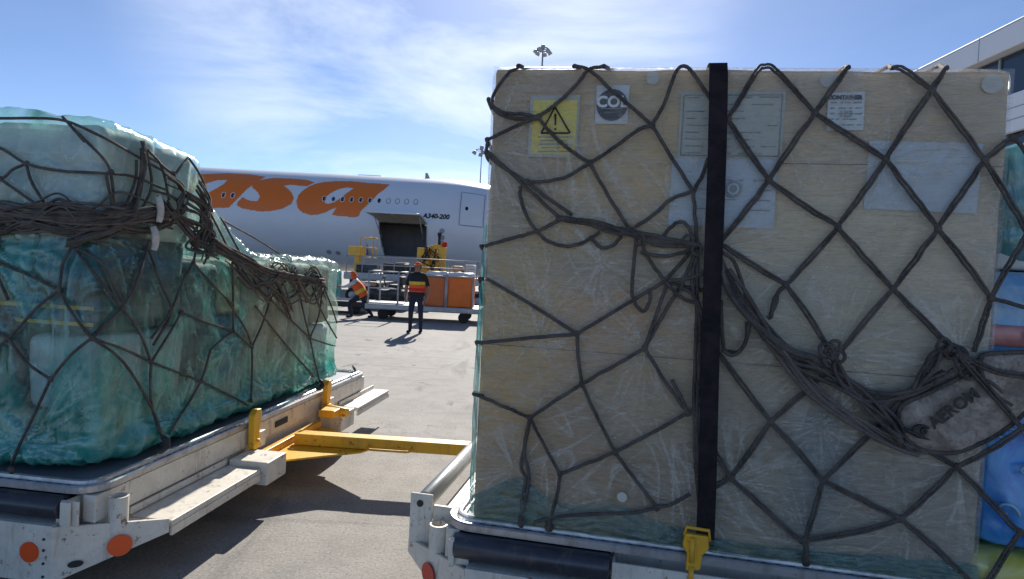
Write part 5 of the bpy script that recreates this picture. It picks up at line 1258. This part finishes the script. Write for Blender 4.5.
# standing worker facing the camera
J = {'pelvis': (0, 0, .95, (.15, .115)), 'spine': (0, 0, 1.12, (.14, .105)), 'chest': (0, .005, 1.30, (.165, .115)), 'ntop': (0, .0, 1.43, .075), 'neck': (0, -.005, 1.49, .056), 'jaw': (0, -.02, 1.555, .068), 'skull': (0, -.012, 1.625, .088), 'crown': (0, -.0, 1.675, .068)}
B = [('pelvis', 'spine', 1), ('spine', 'chest', 1), ('chest', 'ntop', 1), ('ntop', 'neck', 0), ('neck', 'jaw', 0), ('jaw', 'skull', 0), ('skull', 'crown', 0)]
for s_, n_, fx in ((-1, 'l', -.03), (1, 'r', .02)):
    J.update({n_ + 'hip': (s_ * .09, 0, .88, .098), n_ + 'knee': (s_ * .115, -.02 + fx, .50, .068), n_ + 'calf': (s_ * .12, .005 + fx, .34, .060), n_ + 'ank': (s_ * .125, .01 + fx, .10, .046), n_ + 'heel': (s_ * .13, .03 + fx, .045, .042), n_ + 'toe': (s_ * .145, -.17 + fx, .036, .038),
              n_ + 'sho': (s_ * .185, 0, 1.405, .066), n_ + 'elb': (s_ * .265, .03, 1.14, .048), n_ + 'fore': (s_ * .275, -.0, 1.04, .042), n_ + 'wri': (s_ * .27, -.05, .90, .029)})
    B += [('pelvis', n_ + 'hip', 2), (n_ + 'hip', n_ + 'knee', 2), (n_ + 'knee', n_ + 'calf', 2), (n_ + 'calf', n_ + 'ank', 2), (n_ + 'ank', n_ + 'heel', 3), (n_ + 'heel', n_ + 'toe', 3),
          ('ntop', n_ + 'sho', 1), (n_ + 'sho', n_ + 'elb', 1), (n_ + 'elb', n_ + 'fore', 0), (n_ + 'fore', n_ + 'wri', 0)]
    hand(J, B, n_ + 'wri', V((-s_ * .3, -1, 0)), V((-s_ * .05, -.12, -1)), 0, n_)
w1 = atz(415, 333, 0)
pr = person(T(*w1) @ Matrix.Rotation(-.10, 4, 'Z'), 'worker standing on the apron in dark vest with yellow, orange and red bands', J, B, [M['skin'], M['black_cloth'], M['navy'], M['black_cloth']])
X_, Y_ = V((1, 0, 0)), V((0, 1, 0))
ellipse_shell([((0, 0, .90), .192, .150, 1), ((0, 0, 1.0), .195, .152, 0), ((0, 0, 1.02), .196, .152, 3), ((0, 0, 1.10), .197, .152, 2), ((0, 0, 1.17), .199, .150, 1), ((0, 0, 1.175), .200, .150, 4), ((0, 0, 1.25), .203, .150, 1), ((0, 0, 1.33), .205, .147, 1), ((0, 0, 1.41), .190, .128, 1), ((0, 0, 1.455), .135, .098, 1), ((0, -.005, 1.48), .078, .075, 1)],
              [M['hi_orange'], M['black_cloth'], M['hi_orange'], M['hi_red'], M['hi_yellow']], 'vest', pr, 3)
head_bits(pr, V((0, -.014, 1.61)), V((0, -1, -.02)), V((0, 0, 1)), M['black_cloth'], M['hi_orange'])

# bending worker in profile, facing left
J = {'pelvis': (.26, 0, .68, (.14, .125)), 'spine': (.19, 0, .82, (.13, .115)), 'chest': (.10, 0, .97, (.155, .12)), 'ntop': (.03, 0, 1.09, .08), 'neck': (-.01, 0, 1.15, .056), 'jaw': (-.04, 0, 1.20, .066), 'skull': (-.045, 0, 1.275, .088), 'crown': (-.04, 0, 1.33, .068)}
B = [('pelvis', 'spine', 1), ('spine', 'chest', 1), ('chest', 'ntop', 1), ('ntop', 'neck', 0), ('neck', 'jaw', 0), ('jaw', 'skull', 0), ('skull', 'crown', 0)]
for s_, n_ in ((-1, 'l'), (1, 'r')):
    if s_ < 0: leg = ((.20, -.10, .64), (-.10, -.13, .44), (-.07, -.13, .26), (-.02, -.13, .10), (.01, -.13, .045), (-.18, -.15, .036))
    else: leg = ((.28, .10, .62), (.30, .12, .33), (.42, .12, .22), (.52, .12, .11), (.56, .12, .06), (.40, .12, .034))
    if s_ < 0: arm = ((.03, -.18, 1.05), (-.16, -.20, .93), (-.25, -.19, .91), (-.34, -.17, .90))
    else: arm = ((.08, .18, 1.07), (.26, .24, .98), (.34, .25, .99), (.42, .25, 1.0))
    for (k_, r_), q in zip((('hip', .10), ('knee', .07), ('calf', .062), ('ank', .046), ('heel', .042), ('toe', .036)), leg): J[n_ + k_] = (*q, r_)
    for (k_, r_), q in zip((('sho', .066), ('elb', .05), ('fore', .043), ('wri', .030)), arm): J[n_ + k_] = (*q, r_)
    B += [('pelvis', n_ + 'hip', 2), (n_ + 'hip', n_ + 'knee', 2), (n_ + 'knee', n_ + 'calf', 2), (n_ + 'calf', n_ + 'ank', 2), (n_ + 'ank', n_ + 'heel', 3), (n_ + 'heel', n_ + 'toe', 3), ('ntop', n_ + 'sho', 1), (n_ + 'sho', n_ + 'elb', 1), (n_ + 'elb', n_ + 'fore', 1), (n_ + 'fore', n_ + 'wri', 1)]
    hand(J, B, n_ + 'wri', V((0, 0, 1)), V((s_, 0, -.05)), 0, n_)
w2 = atz(353, 317.5, 0)
pr2 = person(T(*w2), 'crouching worker with orange hood and vest over pale sleeves reaching left', J, B, [M['skin'], M['offwhite_cloth'], M['navy'], M['black_cloth']])
ax = V((-.52, 0, .85)).normalized(); u_ = V((ax.z, 0, -ax.x)); rg = []
for i, (t, rx, ry) in enumerate(((-.04, .165, .185), (.10, .165, .19), (.2, .165, .195), (.3, .16, .20), (.40, .14, .185), (.46, .11, .12))):
    c = V((.27, 0, .66)) + ax * t; rg.append((c, rx, ry, 1 if i in (1,) else 0, u_, Y_))
ellipse_shell(rg, [M['hi_orange'], M['hi_yellow']], 'vest', pr2, 5)
head_bits(pr2, V((-.05, 0, 1.265)), V((-1, 0, -.25)), V((-.2, 0, 1)), M['black_cloth'], M['hi_orange'], True)

# ------------------------------------------------------------------ loader, carts and cargo behind the workers
def beam(mb, p, q, r=.03, mi=0): mb.tube([p, q], r, 6, mi)
ORG = atz(425, 322, 0)                 # low cart carrying the orange crates
cart = empty('flatbed_cart', T(-4.3, 17.6, 0), 'low grey flatbed cart carrying the orange crates', 'cart')
b_ = MB().box(0, 3.45, 0, 1.7, .30, .46, .02); b_.box(.05, 3.4, -.02, .0, .33, .43, .005); b_.build('deck', M['galv'], cart)
for x in (.5, 2.9):
    for y in (.25, 1.45):
        MB().cyl((x, y - .06, .16), (x, y + .06, .16), .16, 20).build('wheel', M['rubber'], cart)
MB().box(.1, 1.1, .1, .6, .462, .50, .01).build('loose_board', M['paperwhite'], cart)
fr = MB()
for x in (.08, .95): beam(fr, (x, .06, .46), (x, .06, 1.42), .028)
for z in (.92, 1.42): beam(fr, (.08, .06, z), (.95, .06, z), .02)
beam(fr, (.08, 1.6, .46), (.08, 1.6, 1.42), .028); beam(fr, (.08, .06, 1.42), (.08, 1.6, 1.42), .02); beam(fr, (.95, .06, 1.42), (.95, 1.6, 1.42), .02); beam(fr, (.95, 1.6, .46), (.95, 1.6, 1.42), .028)
fr.build('rail_frame', M['galv'], cart)
def crate_box(x0, x1, z1, mat, label):
    r_ = empty('covered_crate', T(-4.3, 17.6, .46), label, 'crate', 'orange covered crates on the flatbed cart')
    lumpy(x0, x1, .10, 1.3, .005, z1 - .46, mat, 'cover', r_, .02, x0, .04, .12)
    e = MB()
    for x in (x0, x1): beam(e, (x, .07, 0), (x, .07, z1 - .44), .03)
    beam(e, (x0, .07, z1 - .45), (x1, .07, z1 - .45), .025); e.build('corner_posts', M['galv'], r_)
    lumpy(x0 + .02, x1 - .02, .12, 1.2, z1 - .45, z1 - .33, M['carton_white'], 'clear_top_sheet', r_, .04, x1, .04, .1)
crate_box(1.72, 2.35, 1.36, M['orange_dull'], 'duller orange covered crate nearest the standing worker')
crate_box(2.38, 3.15, 1.36, M['orange_tarp'], 'bright orange covered crate at the cart end nearest the tall wrapped crate')
# dark low trailer behind the crouching worker
tr = empty('baggage_trailer', T(-6.9, 19.0, 0), 'dark low trailer behind the crouching worker', 'trailer')
MB().box(0, 2.3, 0, 1.5, .22, .40, .02).build('deck', M['dark'], tr); MB().box(.05, 2.3, -.02, -.002, .42, .50, .01).build('edge_board', M['galv'], tr)
for x in (.35, 1.9): MB().cyl((x, .05, .2), (x, .25, .2), .2, 20).build('wheel', M['rubber'], tr)
wl = empty('wrapped_load', T(-6.75, 19.15, .42), 'pale teal wrapped load with a white bundle on top beside the crouching worker', 'wrapped load')
lumpy(-.2, 1.0, 0, 1.1, 0, .95, M['teal_blue'], 'wrap', wl, .05, 4, .1, .1); lumpy(.05, .55, .1, .7, .93, 1.22, M['carton_white'], 'white_bundle', wl, .07, 5, .12, .08)
# main deck loader in front of the open cargo door
LY = 25.0
def LX(px): return (px - 512) / 600 * LY
ld = empty('cargo_loader', T(0, LY, 0), 'large aircraft cargo loader with grey railed platform and yellow bridge under the open door', 'cargo loader')
b_ = MB().box(LX(343), LX(486), 0, 3.0, .95, 1.25, .03)
b_.box(LX(343), LX(486), -.03, -.001, 1.02, 1.12, .01); b_.build('platform', M['galv'], ld)
b_ = MB().box(LX(346), LX(484), .3, 2.7, .42, .62, .03); b_.build('chassis', M['galv'], ld)
for s0, s1 in ((LX(350), LX(410)), (LX(410), LX(350)), (LX(420), LX(478)), (LX(478), LX(420))):
    MB().tube([(s0, .35, .6), (s1, .35, 1.0)], .06, 6).build('scissor_arm', M['galv'], ld)
for px in (352, 372, 392, 445, 462, 478):
    x = LX(px); wv = MB().cyl((x, .05, .3), (x, .35, .3), .3, 24).build('wheel', M['rubber'], ld); MB().cyl((x, .03, .3), (x, .05, .3), .15, 16).build('rim', M['galv'], wv)
rl = MB()
for px in (345, 361, 377, 393, 409, 420, 440, 452, 464, 476, 485): beam(rl, (LX(px), .05, 1.25), (LX(px), .05, 1.95), .025)
for z in (1.6, 1.95): beam(rl, (LX(345), .05, z), (LX(485), .05, z), .022)
for px in (345, 377, 409, 440, 476): beam(rl, (LX(px), 2.9, 1.25), (LX(px), 2.9, 1.95), .025)
beam(rl, (LX(345), 2.9, 1.95), (LX(485), 2.9, 1.95), .022); rl.build('railing', M['galv'], ld)
for k in range(14):
    x = LX(382 + k * 7); MB().cyl((x, .2, 1.29), (x, 2.8, 1.29), .04, 10).build('roller', M['dark'], ld)
eng = MB().box(LX(380), LX(402), .4, 1.5, 1.255, 1.7, .03); eng.box(LX(404), LX(412), .5, 1.2, 1.255, 1.62, .03); eng.build('engine_box', M['dark'], ld)
cab = MB().box(LX(352), LX(372), .5, 1.4, 1.255, 1.62, .03); cab.build('equipment_box', M['carton_dark'], ld)
# yellow bridge section with console
yb_ = MB(); x0, x1 = LX(419), LX(443)
yb_.box(x0, x1, .5, .62, 1.26, 2.28, .02); yb_.box(x0 - .2, x0 + .3, .3, .7, 1.9, 2.42, .02); yb_.box(x0 + .35, x0 + .62, .35, .7, 1.9, 2.55, .02); yb_.box(x1 - .30, x1, .3, .7, 1.8, 2.50, .02); yb_.box(x0, x1, .62, 2.0, 1.26, 1.4, .02)
yb_.build('bridge_panel', M['yellow'], ld)
d_ = MB()
for i, (dx, z) in enumerate(((.12, 1.55), (.42, 1.75), (.72, 1.5), (.5, 2.05), (.80, 2.1))): d_.box(x0 + dx, x0 + dx + .14, .46, .498, z, z + .12, .01)
d_.build('hose_coupling', M['dark'], ld)
rg_ = random.Random(3); mc = MB(); mh = MB()
for k in range(22):
    x = x0 + rg_.uniform(-.15, .9); z = rg_.uniform(1.5, 2.5); a_ = rg_.uniform(.05, .2); b__ = rg_.uniform(.06, .22); MB().box(x, x + a_, .20 + .012 * k, .30 + .012 * k, z, z + b__, .015).build('valve_block', M['yellow'], ld)
for k in range(9):
    x = x0 + rg_.uniform(-.1, .9); z = rg_.uniform(1.5, 2.2); mh.tube(catmull([(x, .18, z), (x + rg_.uniform(-.2, .2), .10, z + .2), (x + rg_.uniform(-.3, .3), .14, z + rg_.uniform(.1, .5)), (x + rg_.uniform(-.3, .3), .2, z - .1)], 6), .022, 6)
mh.build('hose', M['dark'], ld)
p_ = MB(); beam(p_, (x0 + .70, .4, 2.5), (x0 + .70, .4, 2.95), .06); beam(p_, (x0 + .70, .4, 2.95), (x0 + .70, .4, 3.1), .09); p_.build('beacon_mast', M['dark'], ld)
MB().box(x1 - .16, x1 + .04, .28, .5, 2.5, 2.72, .04).build('warning_lamp', M['hi_red'], ld)
# yellow guard rail basket to the left
yk_ = empty('access_platform', T(LX(345), LY + .6, 0), 'small yellow access platform with guard rail left of the open cargo door', 'platform')
pf = MB().box(-.1, .45, 0, .8, 1.95, 2.35, .03); pf.box(.15, .35, .1, .5, 1.0, 1.95, .02); pf.build('lift_body', M['yellow'], yk_)
g_ = MB()
for x in (.42, .95):
    for y in (0, .8): beam(g_, (x, y, 1.9), (x, y, 2.75), .022)
for z in (1.9, 2.32, 2.75):
    for y in (0, .8): beam(g_, (.42, y, z), (.95, y, z), .02)
    beam(g_, (.42, 0, z), (.42, .8, z), .02); beam(g_, (.95, 0, z), (.95, .8, z), .02)
g_.build('guard_rail', M['yellow'], yk_); MB().box(.0, 1.0, 0, .8, .02, 1.0, .03).build('lift_base', M['carton_dark'], yk_)
# cargo waiting on the loader platform
def pile(x0, x1, z1, mat, label, nm='cargo_box', cat='box', y=1.6):
    r_ = lumpy(x0, x1, 0, 1.0, 0, z1, M[mat], nm, None, .02, x0, .04, .15); r_.matrix_world = T(0, LY + y, 1.335)
    tag(r_, label, cat)
pile(LX(384), LX(398), .42, 'carton_dark', 'dark box on the loader platform under the open cargo door')
pile(LX(446), LX(458), .40, 'carton', 'brown box on the loader platform beside the yellow bridge')
pile(LX(460), LX(471), .48, 'carton_white', 'white wrapped box on the loader platform above the orange crates')
# second mixed row of equipment partly seen between platform and ground
tg = empty('tow_tractor', T(LX(383) - .2, 21.5, 0), 'small dark tow tractor half hidden behind the standing worker', 'tractor')
MB().box(0, 1.9, 0, 1.2, .32, .72, .06).box(.1, .75, .08, 1.12, .73, .98, .06).build('body', M['carton_dark'], tg)
MB().box(1.1, 1.5, .2, 1.0, .73, .92, .05).box(1.45, 1.6, .2, 1.0, .9, 1.22, .04).build('seat', M['dark'], tg)
for x in (.4, 1.5):
    for y in (0, 1.2): MB().cyl((x, y - .1, .27), (x, y + .1, .27), .27, 24).build('wheel', M['rubber'], tg)
MB().tube([(.95, .6, .72), (.85, .6, 1.1)], .025, 8).tube([V((.84 + .05 * math.sin(a), .6 + .17 * math.cos(a), 1.12 + .08 * math.sin(a))) for a in [i * PI / 8 for i in range(16)]], .018, 6, closed=True).build('steering_wheel', M['dark'], tg)

# ------------------------------------------------------------------ floodlight masts
def mast(px, py, Y, label, n=6):
    P = aty(px, py, Y); h = P.z; r_ = empty('floodlight_mast', T(P.x, Y, 0), label, 'floodlight', 'apron floodlight masts on the horizon')
    MB().tube([(0, 0, 0), (0, 0, h * .5), (0, 0, h)], [.26, .17, .08], 14).build('pole', M['galv'], r_)
    cr = MB(); k = .84 * Y / 65; ring_ = [(.75 * k * math.cos(a), .75 * k * math.sin(a), h - .05) for a in [2 * PI * i / 20 for i in range(20)]]
    cr.tube(ring_, .07, 6, closed=True)
    for i in range(4): a = PI / 2 * i; beam(cr, (0, 0, h - .05), (.75 * k * math.cos(a), .75 * k * math.sin(a), h - .05), .05)
    cr.build('crown_ring', M['jet_grey'], r_)
    for i in range(n):
        a = 2 * PI * i / n + .2; c = V((.95 * k * math.cos(a), .95 * k * math.sin(a), h - .45 * k)); dn = V((math.cos(a) * .5, math.sin(a) * .5, -.8)).normalized()
        l_ = MB().tube([c - dn * .28 * k, c - dn * .2 * k, c + dn * .15 * k], [.12 * k, .22 * k, .30 * k], 12); beam(l_, (.75 * k * math.cos(a), .75 * k * math.sin(a), h - .05), c, .05); l_.build('lamp_head', M['jet_grey'], r_)
    MB().box(-.25 * k, .25 * k, -.25 * k, .25 * k, h, h + .5 * k, .08).build('winch_head', M['jet_grey'], r_)
mast(543, 49, 65, 'tall floodlight mast whose ring of lamps shows above the wrapped crate')
mast(481.8, 150, 130, 'far floodlight mast seen just left of the tall crate', 4)

# ------------------------------------------------------------------ terminal building, right
bl_ = empty('terminal_building', T(14.5, 0, 0), 'white panelled terminal building with dark glazing behind the crate at right', 'building')
y0, y1 = 6.0, 62.0
MB().box(.46, 16, y0 + .5, y1, 0, 9.0, .0).build('wall', M['panel'], bl_)
sl1 = -.0956
def fas(z0, z1, x0, mat, name, sl=sl1, nseg=9):
    pass
ro = MB(); ro.box(0.0, 16, y0, y1, 9.07, 9.86, .03); ro.build('fascia', M['panel'], bl_)
sm_ = MB()
for i in range(19):
    y = y0 + 1.6 + i * 2.95; sm_.box(-.006, .0, y, y + .03, 9.09, 9.84, .0)
sm_.box(-.004, .001, y0 + .03, y1 - .03, 9.78, 9.80, .0); sm_.build('fascia_joint', M['jet_grey'], bl_)
gz = MB(); gz.box(.36, .44, y0 + .6, y1 - .1, 5.6, 9.02, .0); gz.build('glazing', M['glassdark'], bl_)
for i in range(20): y = y0 + .9 + i * 2.0; MB().box(.30, .355, y, y + .06, 5.62, 9.0, .0).build('mullion', M['jet_grey'], bl_)
lo = MB(); lo.box(.12, .29, y0 + .4, y1 - .05, 6.55, 7.70, .02); lo.build('canopy', M['panel'], bl_)
lj = MB()
for z in (6.9, 7.25): lj.box(.110, .1185, y0 + .42, y1 - .1, z, z + .03, .0)
lj.build('canopy_joint', M['jet_grey'], bl_)
for i in range(5): MB().box(.36, .455, y0 + 6 + i * 9, y0 + 10 + i * 9, .0, 4.2, .02).build('roller_door', M['galv'], bl_)
